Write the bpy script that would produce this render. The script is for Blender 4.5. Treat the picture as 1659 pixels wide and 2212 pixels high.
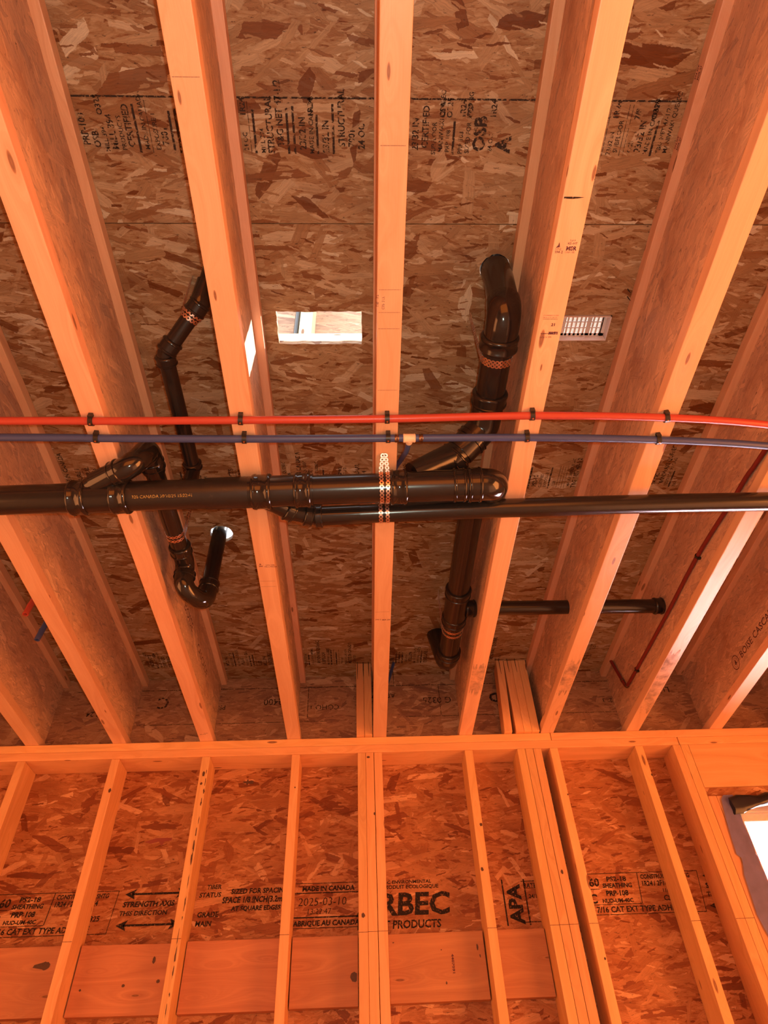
import bpy, bmesh, math, random
from mathutils import Vector, Matrix
PI = math.pi
random.seed(7)
S = bpy.context.scene
for o in list(bpy.data.objects): bpy.data.objects.remove(o, do_unlink=True)

# ------------------------------------------------------------------ camera, world, lights, exposure
ZJ = 2.74                      # height of the undersides of the floor joists above the basement floor
CAMZ = ZJ - 1.5485
WY = 2.993                     # inner face of the framed wall
DJ = 0.4015                    # joist depth
FPX = 1439.09
pitch, yaw, roll = 0.80224, 0.051107, -0.049379
F = Vector((math.sin(yaw)*math.cos(pitch), math.cos(yaw)*math.cos(pitch), math.sin(pitch)))
Rt = Vector((math.cos(yaw), -math.sin(yaw), 0)); U = Rt.cross(F)
R2 = Rt*math.cos(roll) + U*math.sin(roll); U2 = -Rt*math.sin(roll) + U*math.cos(roll)
cam_d = bpy.data.cameras.new('camera'); cam = bpy.data.objects.new('camera', cam_d)
S.collection.objects.link(cam); S.camera = cam
cam_d.sensor_fit = 'VERTICAL'; cam_d.sensor_height = 36.0; cam_d.lens = 36.0*FPX/2212
cam_d.clip_start = 0.02
M = Matrix((R2, U2, -F)).transposed().to_4x4(); M.translation = Vector((0, 0, CAMZ)); cam.matrix_world = M

W_ = bpy.data.worlds.new('sky'); S.world = W_; W_.use_nodes = True
bg = W_.node_tree.nodes['Background']; bg.inputs[0].default_value = (0.90, 0.94, 1.0, 1); bg.inputs[1].default_value = 3.0
S.cycles.max_bounces = 6; S.cycles.diffuse_bounces = 3; S.cycles.glossy_bounces = 3; S.cycles.transparent_max_bounces = 8
S.cycles.transmission_bounces = 4; S.cycles.caustics_reflective = False; S.cycles.caustics_refractive = False
S.cycles.use_adaptive_sampling = True; S.cycles.adaptive_threshold = 0.03
S.view_settings.view_transform = 'Standard'; S.view_settings.look = 'None'
S.view_settings.gamma = 1.0; S.view_settings.exposure = 0.0
try: S.view_settings.use_curve_mapping = False
except Exception: pass

def look(o, d): o.rotation_euler = Vector(d).to_track_quat('-Z', 'Y').to_euler()
def area(name, loc, d, sx, sy, power, col, spread=180):
    l = bpy.data.lights.new(name, 'AREA'); l.shape = 'RECTANGLE'; l.size = sx; l.size_y = sy
    l.energy = power; l.color = col; l.spread = math.radians(spread)
    o = bpy.data.objects.new(name, l); S.collection.objects.link(o); o.location = loc; look(o, d); return o
# added orange fill lamp from the right; that wall has no opening
area('orange_fill_right', (3.45, 0.3, 1.10), (-1, 0.12, 0.16), 2.6, 1.9, 180, (1.0, 0.31, 0.075))
area('orange_fill_left', (-3.0, 0.8, 1.2), (1, 0.05, 0.18), 2.4, 1.8, 64, (1.0, 0.34, 0.11))  # added fill lamp to brighten the joist webs that face left
# added orange fill lamp behind the camera, aimed at the framed wall
area('orange_fill_back', (0.2, -2.3, 1.1), (0.05, 1, 0.10), 3.4, 1.9, 58, (1.0, 0.235, 0.028))
# added lamp just above the floor, imitating light bounced upward
area('floor_bounce_fill', (2.0, 1.0, 0.06), (-0.14, 0.0, 1), 2.4, 3.2, 30, (1.0, 0.42, 0.20))
# daylight through the window of the framed wall
area('window_daylight', (2.25, WY+0.30, ZJ-0.80), (-0.22, -1, -0.02), 1.05, 0.85, 430, (1.0, 0.70, 0.76))
# lamp of the phone that took the photograph
fl_ = bpy.data.lights.new('phone_lamp', 'POINT'); fl_.energy = 36; fl_.color = (0.86, 1.0, 0.82); fl_.shadow_soft_size = 0.012
fo = bpy.data.objects.new('phone_lamp', fl_); S.collection.objects.link(fo); fo.location = (0.03, -0.02, CAMZ+0.02)
sun = bpy.data.lights.new('sun', 'SUN'); sun.energy = 15; sun.angle = math.radians(0.6); sun.color = (1, 0.95, 0.86)
so = bpy.data.objects.new('sun', sun); S.collection.objects.link(so); look(so, (-0.80, -0.045, -0.60))

# ------------------------------------------------------------------ shader helpers
class NT:
    def __init__(s, name, group=None):
        if group is None:
            s.m = bpy.data.materials.new(name); s.m.use_nodes = True; s.t = s.m.node_tree
            s.b = s.t.nodes['Principled BSDF']
        else: s.t = group
    def n(s, kind, **kw):
        x = s.t.nodes.new(kind)
        for k, v in kw.items(): setattr(x, k, v)
        return x
    def put(s, sock, v):
        if isinstance(v, bpy.types.NodeSocket): s.t.links.new(v, sock)
        elif v is not None: sock.default_value = v
    def math(s, op, a, b=None, c=None):
        x = s.n('ShaderNodeMath', operation=op); s.put(x.inputs[0], a)
        if b is not None: s.put(x.inputs[1], b)
        if c is not None: s.put(x.inputs[2], c)
        return x.outputs[0]
    def vmath(s, op, a, b=None):
        x = s.n('ShaderNodeVectorMath', operation=op); s.put(x.inputs[0], a)
        if b is not None: s.put(x.inputs[1], b)
        return x.outputs[0]
    def xyz(s, v):
        x = s.n('ShaderNodeSeparateXYZ'); s.put(x.inputs[0], v); return x.outputs
    def vec(s, a, b, c=0.0):
        x = s.n('ShaderNodeCombineXYZ')
        for i, q in enumerate((a, b, c)): s.put(x.inputs[i], q)
        return x.outputs[0]
    def noise(s, v, scale, detail=2, rough=0.5, dist=0.0):
        x = s.n('ShaderNodeTexNoise'); s.put(x.inputs['Vector'], v); x.inputs['Scale'].default_value = scale
        x.inputs['Detail'].default_value = detail; x.inputs['Roughness'].default_value = rough
        x.inputs['Distortion'].default_value = dist; return x.outputs
    def ramp(s, f, stops, mode='LINEAR'):
        x = s.n('ShaderNodeValToRGB'); x.color_ramp.interpolation = mode; s.put(x.inputs[0], f); e = x.color_ramp.elements
        while len(e) < len(stops): e.new(0.5)
        for i, (p, c) in enumerate(stops): e[i].position = p; e[i].color = (*c, 1)
        return x.outputs[0]
    def mix(s, f, a, b, mode='MIX'):
        x = s.n('ShaderNodeMix', data_type='RGBA', blend_type=mode); s.put(x.inputs[0], f)
        for i, v in ((6, a), (7, b)):
            if isinstance(v, tuple) and len(v) == 3: v = (*v, 1)
            s.put(x.inputs[i], v)
        return x.outputs[2]
    def maprange(s, v, a, b, c=0.0, d=1.0):
        x = s.n('ShaderNodeMapRange'); s.put(x.inputs[0], v)
        for i, q in enumerate((a, b, c, d)): x.inputs[i+1].default_value = q
        return x.outputs[0]
    def bump(s, h, strength=0.3, dist=0.002):
        x = s.n('ShaderNodeBump'); x.inputs['Strength'].default_value = strength; x.inputs['Distance'].default_value = dist
        s.put(x.inputs['Height'], h); s.t.links.new(x.outputs[0], s.b.inputs['Normal'])
    def objuv(s, k=13.7):
        tc = s.n('ShaderNodeTexCoord'); oi = s.n('ShaderNodeObjectInfo')
        r = s.math('MULTIPLY', oi.outputs['Random'], k)
        r2 = s.math('MULTIPLY', oi.outputs['Random'], k*2.31)
        return s.vmath('ADD', tc.outputs['UV'], s.vec(r, r2, 0.0)), oi.outputs['Random']

def strand_group():
    g = bpy.data.node_groups.new('wood_strands', 'ShaderNodeTree')
    for nm, ty in (('Vector', 'NodeSocketVector'), ('Angle', 'NodeSocketFloat'), ('Seed', 'NodeSocketFloat'), ('L', 'NodeSocketFloat'), ('Wd', 'NodeSocketFloat'), ('Keep', 'NodeSocketFloat'), ('Rag', 'NodeSocketFloat')):
        g.interface.new_socket(nm, in_out='INPUT', socket_type=ty)
    for nm in ('Mask', 'Rand', 'Shade'): g.interface.new_socket(nm, in_out='OUTPUT', socket_type='NodeSocketFloat')
    t = NT('', g); gi = t.n('NodeGroupInput').outputs; go = t.n('NodeGroupOutput')
    V, A, SD, L, Wd, K = gi[0], gi[1], gi[2], gi[3], gi[4], gi[5]
    p = t.xyz(V); c = t.math('COSINE', A); s_ = t.math('SINE', A)
    u = t.math('ADD', t.math('MULTIPLY', p[0], c), t.math('MULTIPLY', p[1], s_))
    v = t.math('SUBTRACT', t.math('MULTIPLY', p[1], c), t.math('MULTIPLY', p[0], s_))
    v = t.math('ADD', t.math('DIVIDE', v, Wd), SD)
    row = t.math('FLOOR', v)
    wn = t.n('ShaderNodeTexWhiteNoise', noise_dimensions='2D'); t.put(wn.inputs['Vector'], t.vec(row, SD))
    u = t.math('ADD', t.math('DIVIDE', u, L), t.math('MULTIPLY', wn.outputs[0], 7.3))
    ix = t.math('FLOOR', u)
    w1 = t.n('ShaderNodeTexWhiteNoise', noise_dimensions='3D'); t.put(w1.inputs['Vector'], t.vec(ix, row, SD))
    w2 = t.n('ShaderNodeTexWhiteNoise', noise_dimensions='3D'); t.put(w2.inputs['Vector'], t.vec(ix, row, t.math('ADD', SD, 31.7)))
    r = t.xyz(w1.outputs[1]); q = t.xyz(w2.outputs[1])
    lu = t.math('MULTIPLY', t.math('SUBTRACT', t.math('FRACT', u), t.math('ADD', 0.5, t.math('MULTIPLY', t.math('SUBTRACT', r[0], 0.5), 0.25))), L)
    lv = t.math('MULTIPLY', t.math('SUBTRACT', t.math('FRACT', v), t.math('ADD', 0.5, t.math('MULTIPLY', t.math('SUBTRACT', r[1], 0.5), 0.3))), Wd)
    a2 = t.math('MULTIPLY', t.math('SUBTRACT', r[2], 0.5), 0.85)
    c2 = t.math('COSINE', a2); s2 = t.math('SINE', a2)
    x = t.math('ADD', t.math('MULTIPLY', lu, c2), t.math('MULTIPLY', lv, s2))
    y = t.math('SUBTRACT', t.math('MULTIPLY', lv, c2), t.math('MULTIPLY', lu, s2))
    rg = gi[6]
    y = t.math('ADD', y, rg); x = t.math('ADD', x, t.math('MULTIPLY', rg, 1.8))
    hl = t.math('MULTIPLY', L, t.math('ADD', 0.18, t.math('MULTIPLY', q[0], 0.26)))
    hw = t.math('MULTIPLY', Wd, t.math('ADD', 0.12, t.math('MULTIPLY', q[1], 0.27)))
    # ends cut on the skew
    x = t.math('ADD', x, t.math('MULTIPLY', y, t.math('MULTIPLY', t.math('SUBTRACT', q[1], 0.5), 2.6)))
    dx = t.math('SUBTRACT', hl, t.math('ABSOLUTE', x)); dy = t.math('SUBTRACT', hw, t.math('ABSOLUTE', y))
    dm = t.math('MINIMUM', dx, dy)
    k = t.math('GREATER_THAN', K, t.math('FRACT', t.math('MULTIPLY', q[2], 17.31)))
    m = t.math('MULTIPLY', t.math('GREATER_THAN', dm, 0.0), k)
    gr = t.noise(t.vec(t.math('MULTIPLY', x, 16.0), t.math('MULTIPLY', y, 420.0), t.math('MULTIPLY', q[2], 50.0)), 1.0, 1, 0.5)[0]
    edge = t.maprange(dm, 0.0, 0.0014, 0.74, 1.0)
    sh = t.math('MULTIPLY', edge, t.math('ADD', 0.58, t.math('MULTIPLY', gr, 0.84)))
    t.put(go.inputs[0], m); t.put(go.inputs[1], q[2]); t.put(go.inputs[2], sh)
    return g
SG = strand_group()

def osb(name, tone=(1, 1, 1), scale=1.0, rot=0.0, contrast=1.0, pick=None):
    """oriented strand board seen on its face; UVs are in metres"""
    N = NT(name); uv, rnd = N.objuv()
    if scale != 1: uv = N.vmath('SCALE', uv); uv.node.inputs['Scale'].default_value = scale
    P0 = [(0.00, (0.20, 0.080, 0.050)), (0.10, (0.29, 0.125, 0.072)), (0.25, (0.40, 0.205, 0.115)), (0.50, (0.49, 0.285, 0.165)), (0.78, (0.58, 0.365, 0.225)), (0.93, (0.68, 0.47, 0.31)), (1.0, (0.80, 0.62, 0.45))]
    P = [(p, tuple((0.30 + (c[i]-0.30)*contrast)*tone[i] for i in range(3))) for p, c in P0]
    st = N.vmath('MULTIPLY', uv, (22.0, 85.0, 1.0))
    base = N.noise(st, 1.0, 4, 0.7, 0.6)[0]
    col = N.ramp(N.maprange(base, 0.30, 0.72), P); hgt = base
    rag = N.math('MULTIPLY', N.math('SUBTRACT', N.noise(uv, 42.0, 4, 0.65)[0], 0.5), 0.013)
    lay = [(0.1, .06, .016, .9), (0.0, .12, .036, .5), (-0.28, .17, .044, .5), (0.5, .15, .042, .42),
           (1.3, .15, .052, .20), (-0.8, .17, .052, .26), (0.18, .20, .046, .42), (-0.1, .27, .062, .28), (0.1, .07, .013, .40)]
    if pick: lay = [lay[i] for i in pick]
    for i, (a, L, Wd, K) in enumerate(lay):
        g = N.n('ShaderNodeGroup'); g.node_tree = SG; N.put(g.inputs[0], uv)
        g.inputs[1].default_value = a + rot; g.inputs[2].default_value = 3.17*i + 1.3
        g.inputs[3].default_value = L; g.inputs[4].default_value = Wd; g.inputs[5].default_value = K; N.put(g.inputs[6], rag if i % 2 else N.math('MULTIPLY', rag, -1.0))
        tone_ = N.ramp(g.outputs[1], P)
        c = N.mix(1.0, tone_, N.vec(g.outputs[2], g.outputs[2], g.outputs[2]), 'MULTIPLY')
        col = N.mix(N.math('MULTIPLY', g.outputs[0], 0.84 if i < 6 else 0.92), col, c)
    pat = N.noise(N.vmath('MULTIPLY', uv, (5.0, 9.0, 1.0)), 1.0, 3, 0.6)[0]
    col = N.mix(N.maprange(pat, 0.50, 0.72, 0.0, 0.42), col, (0.20*tone[0], 0.085*tone[1], 0.045*tone[2]))
    specks = N.noise(N.vmath('MULTIPLY', uv, (40.0, 110.0, 1.0)), 1.0, 3, 0.75)[0]
    col = N.mix(N.maprange(specks, 0.63, 0.69, 0.0, 0.75), col, (0.06, 0.028, 0.018))
    N.put(N.b.inputs['Base Color'], col); N.b.inputs['Roughness'].default_value = 0.6
    N.b.inputs['Specular IOR Level'].default_value = 0.35
    N.bump(hgt, 0.35, 0.0015); return N.m

def lumber(name, a=(0.80, 0.52, 0.30), b=(0.62, 0.36, 0.19), rough=0.45, spec=0.45, knots=True, grain=1.0, grey=0.0):
    N = NT(name); uv, rnd = N.objuv()
    p = N.xyz(uv)
    warp = N.noise(N.vmath('MULTIPLY', uv, (1.6, 9.0, 1.0)), 1.0, 2, 0.5)[0]
    gv = N.math('ADD', N.math('MULTIPLY', p[1], 26.0), N.math('MULTIPLY', warp, 3.2))
    if knots:
        kv = N.vmath('MULTIPLY', uv, (2.6, 11.0, 1.0))
        vo = N.n('ShaderNodeTexVoronoi', voronoi_dimensions='2D', feature='F1'); N.put(vo.inputs['Vector'], kv); vo.inputs['Scale'].default_value = 1.0
        kd = vo.outputs['Distance']; kr = N.xyz(vo.outputs['Color'])
        gv = N.math('ADD', gv, N.math('MULTIPLY', N.math('POWER', N.math('SUBTRACT', 1.0, N.math('MINIMUM', kd, 1.0)), 4.0), 3.0))
    ringn = N.noise(N.vec(N.math('MULTIPLY', p[0], 0.7), gv, 0.0), 1.0, 3, 0.65)[0]
    fine = N.noise(N.vec(N.math('MULTIPLY', p[0], 9.0), N.math('MULTIPLY', p[1], 520.0), 0.0), 1.0, 2, 0.6)[0]
    f = N.maprange(N.math('ADD', N.math('MULTIPLY', ringn, 0.75), N.math('MULTIPLY', fine, 0.25)), 0.36, 0.64)
    col = N.mix(f, a, b)
    hv = N.n('ShaderNodeHueSaturation'); N.put(hv.inputs['Color'], col)
    N.put(hv.inputs['Value'], N.maprange(rnd, 0, 1, 0.86, 1.10)); N.put(hv.inputs['Hue'], N.maprange(N.math('FRACT', N.math('MULTIPLY', rnd, 7.7)), 0, 1, 0.492, 0.508)); col = hv.outputs[0]
    if knots:
        keep = N.math('GREATER_THAN', kr[0], 0.60)
        rad = N.math('MULTIPLY', N.math('ADD', 0.025, N.math('MULTIPLY', kr[1], 0.050)), keep)
        ratio = N.math('DIVIDE', kd, N.math('ADD', rad, 0.0001))
        kc = N.ramp(ratio, [(0.0, (0.30, 0.12, 0.05)), (0.55, (0.17, 0.06, 0.03)), (0.85, (0.36, 0.15, 0.07)), (1.0, (0.5, 0.25, 0.12))])
        col = N.mix(N.maprange(ratio, 0.9, 1.1, 0.85, 0.0), col, kc)
    N.put(N.b.inputs['Base Color'], col); N.b.inputs['Roughness'].default_value = rough
    N.b.inputs['Specular IOR Level'].default_value = spec
    N.bump(N.math('ADD', fine, ringn), 0.18, 0.0012); return N.m

def plain(name, col, rough=0.5, metal=0.0, spec=0.5, var=0.08, scale=40.0, bump=0.0, coat=0.0):
    N = NT(name); tc = N.n('ShaderNodeTexCoord')
    n = N.noise(tc.outputs['Object'], scale, 3, 0.6)[0]
    c = N.mix(n, tuple(x*(1-var) for x in col), tuple(min(1, x*(1+var)) for x in col))
    N.put(N.b.inputs['Base Color'], c); N.b.inputs['Roughness'].default_value = rough
    N.b.inputs['Metallic'].default_value = metal; N.b.inputs['Specular IOR Level'].default_value = spec
    N.b.inputs['Coat Weight'].default_value = coat; N.b.inputs['Coat Roughness'].default_value = 0.08
    if bump: N.bump(n, bump, 0.001)
    return N.m

def abs_mat(name, dusty=0.0, rough=0.2):
    N = NT(name); tc = N.n('ShaderNodeTexCoord')
    n = N.noise(N.vmath('MULTIPLY', tc.outputs['Object'], (1.0, 2.2, 2.2)), 24.0, 5, 0.72)[0]
    n2 = N.noise(tc.outputs['Object'], 90.0, 3, 0.6)[0]
    c = N.mix(N.maprange(n, 0.60, 0.74, 0.0, dusty), (0.017, 0.014, 0.0135), (0.16, 0.125, 0.085))
    N.put(N.b.inputs['Base Color'], c)
    N.put(N.b.inputs['Roughness'], N.maprange(n2, 0.3, 0.7, rough, rough+0.03+0.25*dusty))
    N.b.inputs['Specular IOR Level'].default_value = 0.6; return N.m

def ink_mat(name, col=(0.03, 0.022, 0.02), worn=0.45, alpha=0.95, scale=120.0, soft=0.05):
    N = NT(name); tc = N.n('ShaderNodeTexCoord')
    n = N.noise(N.vmath('MULTIPLY', tc.outputs['Object'], (1.0, 1.0, 1.0)), scale, 3, 0.7)[0]
    a = N.maprange(n, worn-0.01-soft, worn-0.01+soft, 0.0, alpha)
    N.put(N.b.inputs['Alpha'], a); N.b.inputs['Base Color'].default_value = (*col, 1); N.b.inputs['Roughness'].default_value = 0.8
    N.b.inputs['Specular IOR Level'].default_value = 0.1; return N.m

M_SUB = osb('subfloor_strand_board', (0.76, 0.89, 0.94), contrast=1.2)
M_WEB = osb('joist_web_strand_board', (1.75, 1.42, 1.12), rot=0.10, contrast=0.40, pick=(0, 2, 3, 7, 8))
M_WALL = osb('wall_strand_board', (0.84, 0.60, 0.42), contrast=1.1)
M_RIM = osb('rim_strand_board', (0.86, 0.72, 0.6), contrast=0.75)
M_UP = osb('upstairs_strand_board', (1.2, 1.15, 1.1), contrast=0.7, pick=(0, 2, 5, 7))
M_FLR = lumber('joist_flange_lumber', (0.86, 0.52, 0.32), (0.75, 0.40, 0.23), 0.42, 0.65)
M_STUD = lumber('stud_lumber', (0.86, 0.48, 0.22), (0.72, 0.36, 0.15), 0.5, 0.35)
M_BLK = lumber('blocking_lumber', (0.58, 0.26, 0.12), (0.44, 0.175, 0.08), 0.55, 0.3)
M_UPL = lumber('upstairs_lumber', (0.93, 0.83, 0.62), (0.86, 0.72, 0.48), 0.6, 0.3)
M_ABS = abs_mat('black_drain_plastic', 0.03, 0.20)
M_ABSD = abs_mat('dusty_drain_plastic', 0.30, 0.28)
M_ABSG = abs_mat('glossy_fitting_plastic', 0.0, 0.10)
M_RED = plain('red_tube_plastic', (0.44, 0.065, 0.045), 0.32, var=0.06)
M_MAROON = plain('maroon_tube_plastic', (0.20, 0.02, 0.018), 0.45, var=0.1)
M_BLUE = plain('blue_tube_plastic', (0.05, 0.075, 0.21), 0.38, var=0.08)
M_CLIP = plain('black_clip_plastic', (0.02, 0.018, 0.016), 0.35)
M_BRASS = plain('copper_nail_metal', (0.85, 0.42, 0.22), 0.35, 1.0)
M_TEE = plain('cream_tee_plastic', (0.85, 0.68, 0.5), 0.4)
M_CRIMP = plain('crimp_ring_metal', (0.20, 0.13, 0.10), 0.28, 0.9)
M_STRAP = plain('copper_strap_metal', (0.78, 0.56, 0.46), 0.33, 1.0)
M_STEEL = plain('grey_steel', (0.35, 0.33, 0.32), 0.4, 1.0)
M_NAIL = plain('dark_nail_steel', (0.05, 0.04, 0.04), 0.5, 0.7)
M_VINYL = plain('white_vinyl', (0.86, 0.84, 0.85), 0.35, var=0.02)
M_VINYL.node_tree.nodes['Principled BSDF'].inputs['Subsurface Weight'].default_value = 0.8
M_VINYL.node_tree.nodes['Principled BSDF'].inputs['Subsurface Scale'].default_value = 0.06
M_VENT = plain('white_vent_plastic', (0.80, 0.70, 0.68), 0.4, var=0.02)
M_MEMB = plain('purple_membrane', (0.40, 0.37, 0.66), 0.28, var=0.35, scale=16, bump=0.4, spec=0.7)
M_BLACKF = plain('black_flashing', (0.02, 0.02, 0.03), 0.3, var=0.3, scale=30, bump=0.4)
M_CONC = plain('concrete', (0.52, 0.47, 0.43), 0.85, var=0.12, scale=6, bump=0.2)
M_SHEET = plain('added_orange_sheet', (0.85, 0.28, 0.06), 0.5, var=0.08, scale=3)
M_INK = ink_mat('black_stencil_ink', worn=0.40)
M_INKW = ink_mat('worn_black_stencil_ink', (0.05, 0.035, 0.03), worn=0.46, scale=75)
M_INKD = ink_mat('violet_stamp_ink', (0.10, 0.035, 0.06), worn=0.42, alpha=0.85, scale=260)
M_INKY = ink_mat('ochre_pipe_print', (0.42, 0.30, 0.10), worn=0.47, scale=300)
gl = NT('window_glass'); gl.b.inputs['Base Color'].default_value = (1, 1, 1, 1); gl.b.inputs['Roughness'].default_value = 0.02
gl.b.inputs['Transmission Weight'].default_value = 1.0; gl.b.inputs['IOR'].default_value = 1.02; M_GLASS = gl.m

# ------------------------------------------------------------------ object helpers (local z = 0 is the underside of the joists)
def link(o): S.collection.objects.link(o); return o
def tag(o, label=None, cat=None, group=None, kind=None):
    if label: o['label'] = label
    if cat: o['category'] = cat
    if group: o['group'] = group
    if kind: o['kind'] = kind
    return o
def empty(name, loc=(0, 0, 0)):
    o = bpy.data.objects.new(name, None); o.empty_display_size = 0.05; o.location = (loc[0], loc[1], loc[2]+ZJ); return link(o)
def box_uv(me, ax=0):
    """metre UVs: u runs along axis ax (the grain), v across"""
    uvl = me.uv_layers.new(name='UVMap') if not me.uv_layers else me.uv_layers[0]
    off = random.random()*5
    for p in me.polygons:
        n = p.normal; k = max(range(3), key=lambda i: abs(n[i]))
        if k == ax: a, b = [i for i in range(3) if i != k]
        else: a, b = ax, [i for i in range(3) if i not in (k, ax)][0]
        for li in p.loop_indices:
            c = me.vertices[me.loops[li].vertex_index].co
            uvl.data[li].uv = (c[a]+off, c[b]+off*0.37+k*0.71)
def finish(name, bm, mat, parent=None, ax=0, origin=None, smooth=False, angle=40):
    """bm is in scene coordinates (z relative to ZJ); origin becomes the object's location"""
    og = Vector(origin) if origin is not None else Vector((0, 0, 0))
    bmesh.ops.translate(bm, verts=bm.verts, vec=-og)
    bmesh.ops.recalc_face_normals(bm, faces=bm.faces)
    me = bpy.data.meshes.new(name); bm.to_mesh(me); bm.free(); me.materials.append(mat)
    box_uv(me, ax)
    if smooth:
        for p in me.polygons: p.use_smooth = True
        try: me.set_sharp_from_angle(angle=math.radians(angle))
        except Exception: pass
    o = bpy.data.objects.new(name, me); link(o)
    if parent is not None:
        o.parent = parent
        pl = parent.get('_og', None)
        P_ = Vector(parent.location) - Vector((0, 0, ZJ))
        q = parent
        while q.parent is not None:
            q = q.parent; P_ = P_ + Vector(q.location) - (Vector((0, 0, ZJ)) if q.parent is None else Vector((0, 0, 0))) + (Vector((0, 0, ZJ)) if False else Vector((0, 0, 0)))
        o.location = og - world_rel(parent)
    else: o.location = og + Vector((0, 0, ZJ))
    return o
def world_rel(o):
    v = Vector(o.location)
    while o.parent is not None: o = o.parent; v = v + Vector(o.location)
    return v - Vector((0, 0, ZJ))
def add_box(bm, x0, x1, y0, y1, z0, z1, bev=0.0):
    r = bmesh.ops.create_cube(bm, size=1.0); vs = r['verts']
    for v in vs: v.co = Vector(((x0+x1)/2+v.co.x*(x1-x0), (y0+y1)/2+v.co.y*(y1-y0), (z0+z1)/2+v.co.z*(z1-z0)))
    if bev:
        es = list({e for v in vs for e in v.link_edges})
        bmesh.ops.bevel(bm, geom=es, offset=bev, segments=2, affect='EDGES', profile=0.6)
def box(name, x0, x1, y0, y1, z0, z1, mat, parent=None, ax=0, bev=0.0025, label=None, cat=None, group=None, kind=None):
    bm = bmesh.new(); add_box(bm, x0, x1, y0, y1, z0, z1, bev)
    o = finish(name, bm, mat, parent, ax, ((x0+x1)/2, (y0+y1)/2, z0))
    return tag(o, label, cat, group, kind)

def arc_path(pts, rad=0.05, seg=8):
    """polyline with rounded corners -> dense points"""
    pts = [Vector(p) for p in pts]; out = [pts[0]]
    rr = rad if isinstance(rad, (list, tuple)) else [rad]*len(pts)
    for i in range(1, len(pts)-1):
        a, b, c = pts[i-1], pts[i], pts[i+1]; d1 = (a-b).normalized(); d2 = (c-b).normalized()
        ang = d1.angle(d2)
        if ang > PI-0.03: out.append(b); continue
        t = min(rr[i]/math.tan(ang/2), (a-b).length*0.49, (c-b).length*0.49)
        p1, p2 = b+d1*t, b+d2*t
        r = t*math.tan(ang/2); ctr = b + (d1+d2).normalized()*(r/math.sin(ang/2))
        v1, v2 = p1-ctr, p2-ctr; th = v1.angle(v2)
        for k in range(seg+1):
            f = k/seg; out.append(ctr + (v1*math.sin((1-f)*th)+v2*math.sin(f*th))/math.sin(th))
    out.append(pts[-1]); return out
def tube(bm, path, r, n=28, cap=True, ragged=0.0):
    path = [Vector(p) for p in path]; rs = r if isinstance(r, (list, tuple)) else [r]*len(path)
    T = [(path[min(i+1, len(path)-1)]-path[max(i-1, 0)]).normalized() for i in range(len(path))]
    up = Vector((0.13, 0.07, 1)).normalized()
    if abs(T[0].dot(up)) > 0.9: up = Vector((1, 0.1, 0)).normalized()
    N_ = (up - T[0]*up.dot(T[0])).normalized(); rings = []
    for i, p in enumerate(path):
        if i: N_ = (N_ - T[i]*N_.dot(T[i])).normalized()
        B = T[i].cross(N_)
        ring = []
        for k in range(n):
            a = 2*PI*k/n; q = p + (N_*math.cos(a)+B*math.sin(a))*rs[i]
            if ragged and i == len(path)-1: q += T[i]*random.uniform(-ragged, ragged)
            ring.append(bm.verts.new(q))
        rings.append(ring)
    for i in range(len(rings)-1):
        for k in range(n): bm.faces.new((rings[i][k], rings[i][(k+1) % n], rings[i+1][(k+1) % n], rings[i+1][k]))
    if cap:
        bm.faces.new(rings[0][::-1]); bm.faces.new(rings[-1])
def pipe(name, path, r, mat, parent=None, label=None, rag=0.0, n=28):
    bm = bmesh.new(); tube(bm, path, r, n=n, ragged=rag)
    o = finish(name, bm, mat, parent, 0, None if parent is None else tuple(path[len(path)//2]), smooth=True, angle=35)
    return tag(o, label)
def hub(name, a, b, r, mat, parent, lip=0.0022, label=None):
    """socket of a fitting: a short sleeve with a rolled lip at each end"""
    a, b = Vector(a), Vector(b); d = (b-a).normalized(); L = (b-a).length
    st = [(0, r*0.93), (0.0015, r), (L*0.12, r+lip), (L*0.2, r+lip), (L*0.24, r), (L*0.76, r), (L*0.80, r+lip), (L*0.90, r+lip), (L-0.0015, r), (L, r*0.93)]
    bm = bmesh.new(); tube(bm, [a+d*s for s, _ in st], [q for _, q in st], n=36)
    o = finish(name, bm, mat, parent, 0, tuple(a), smooth=True, angle=50); return tag(o, label)

def cut(o, cutter):
    md = o.modifiers.new('b', 'BOOLEAN'); md.operation = 'DIFFERENCE'; md.object = cutter; md.solver = 'EXACT'
    bpy.context.view_layer.update()
    dg = bpy.context.evaluated_depsgraph_get(); me = bpy.data.meshes.new_from_object(o.evaluated_get(dg))
    o.modifiers.clear(); old = o.data; o.data = me
    bpy.data.objects.remove(cutter, do_unlink=True)

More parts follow.
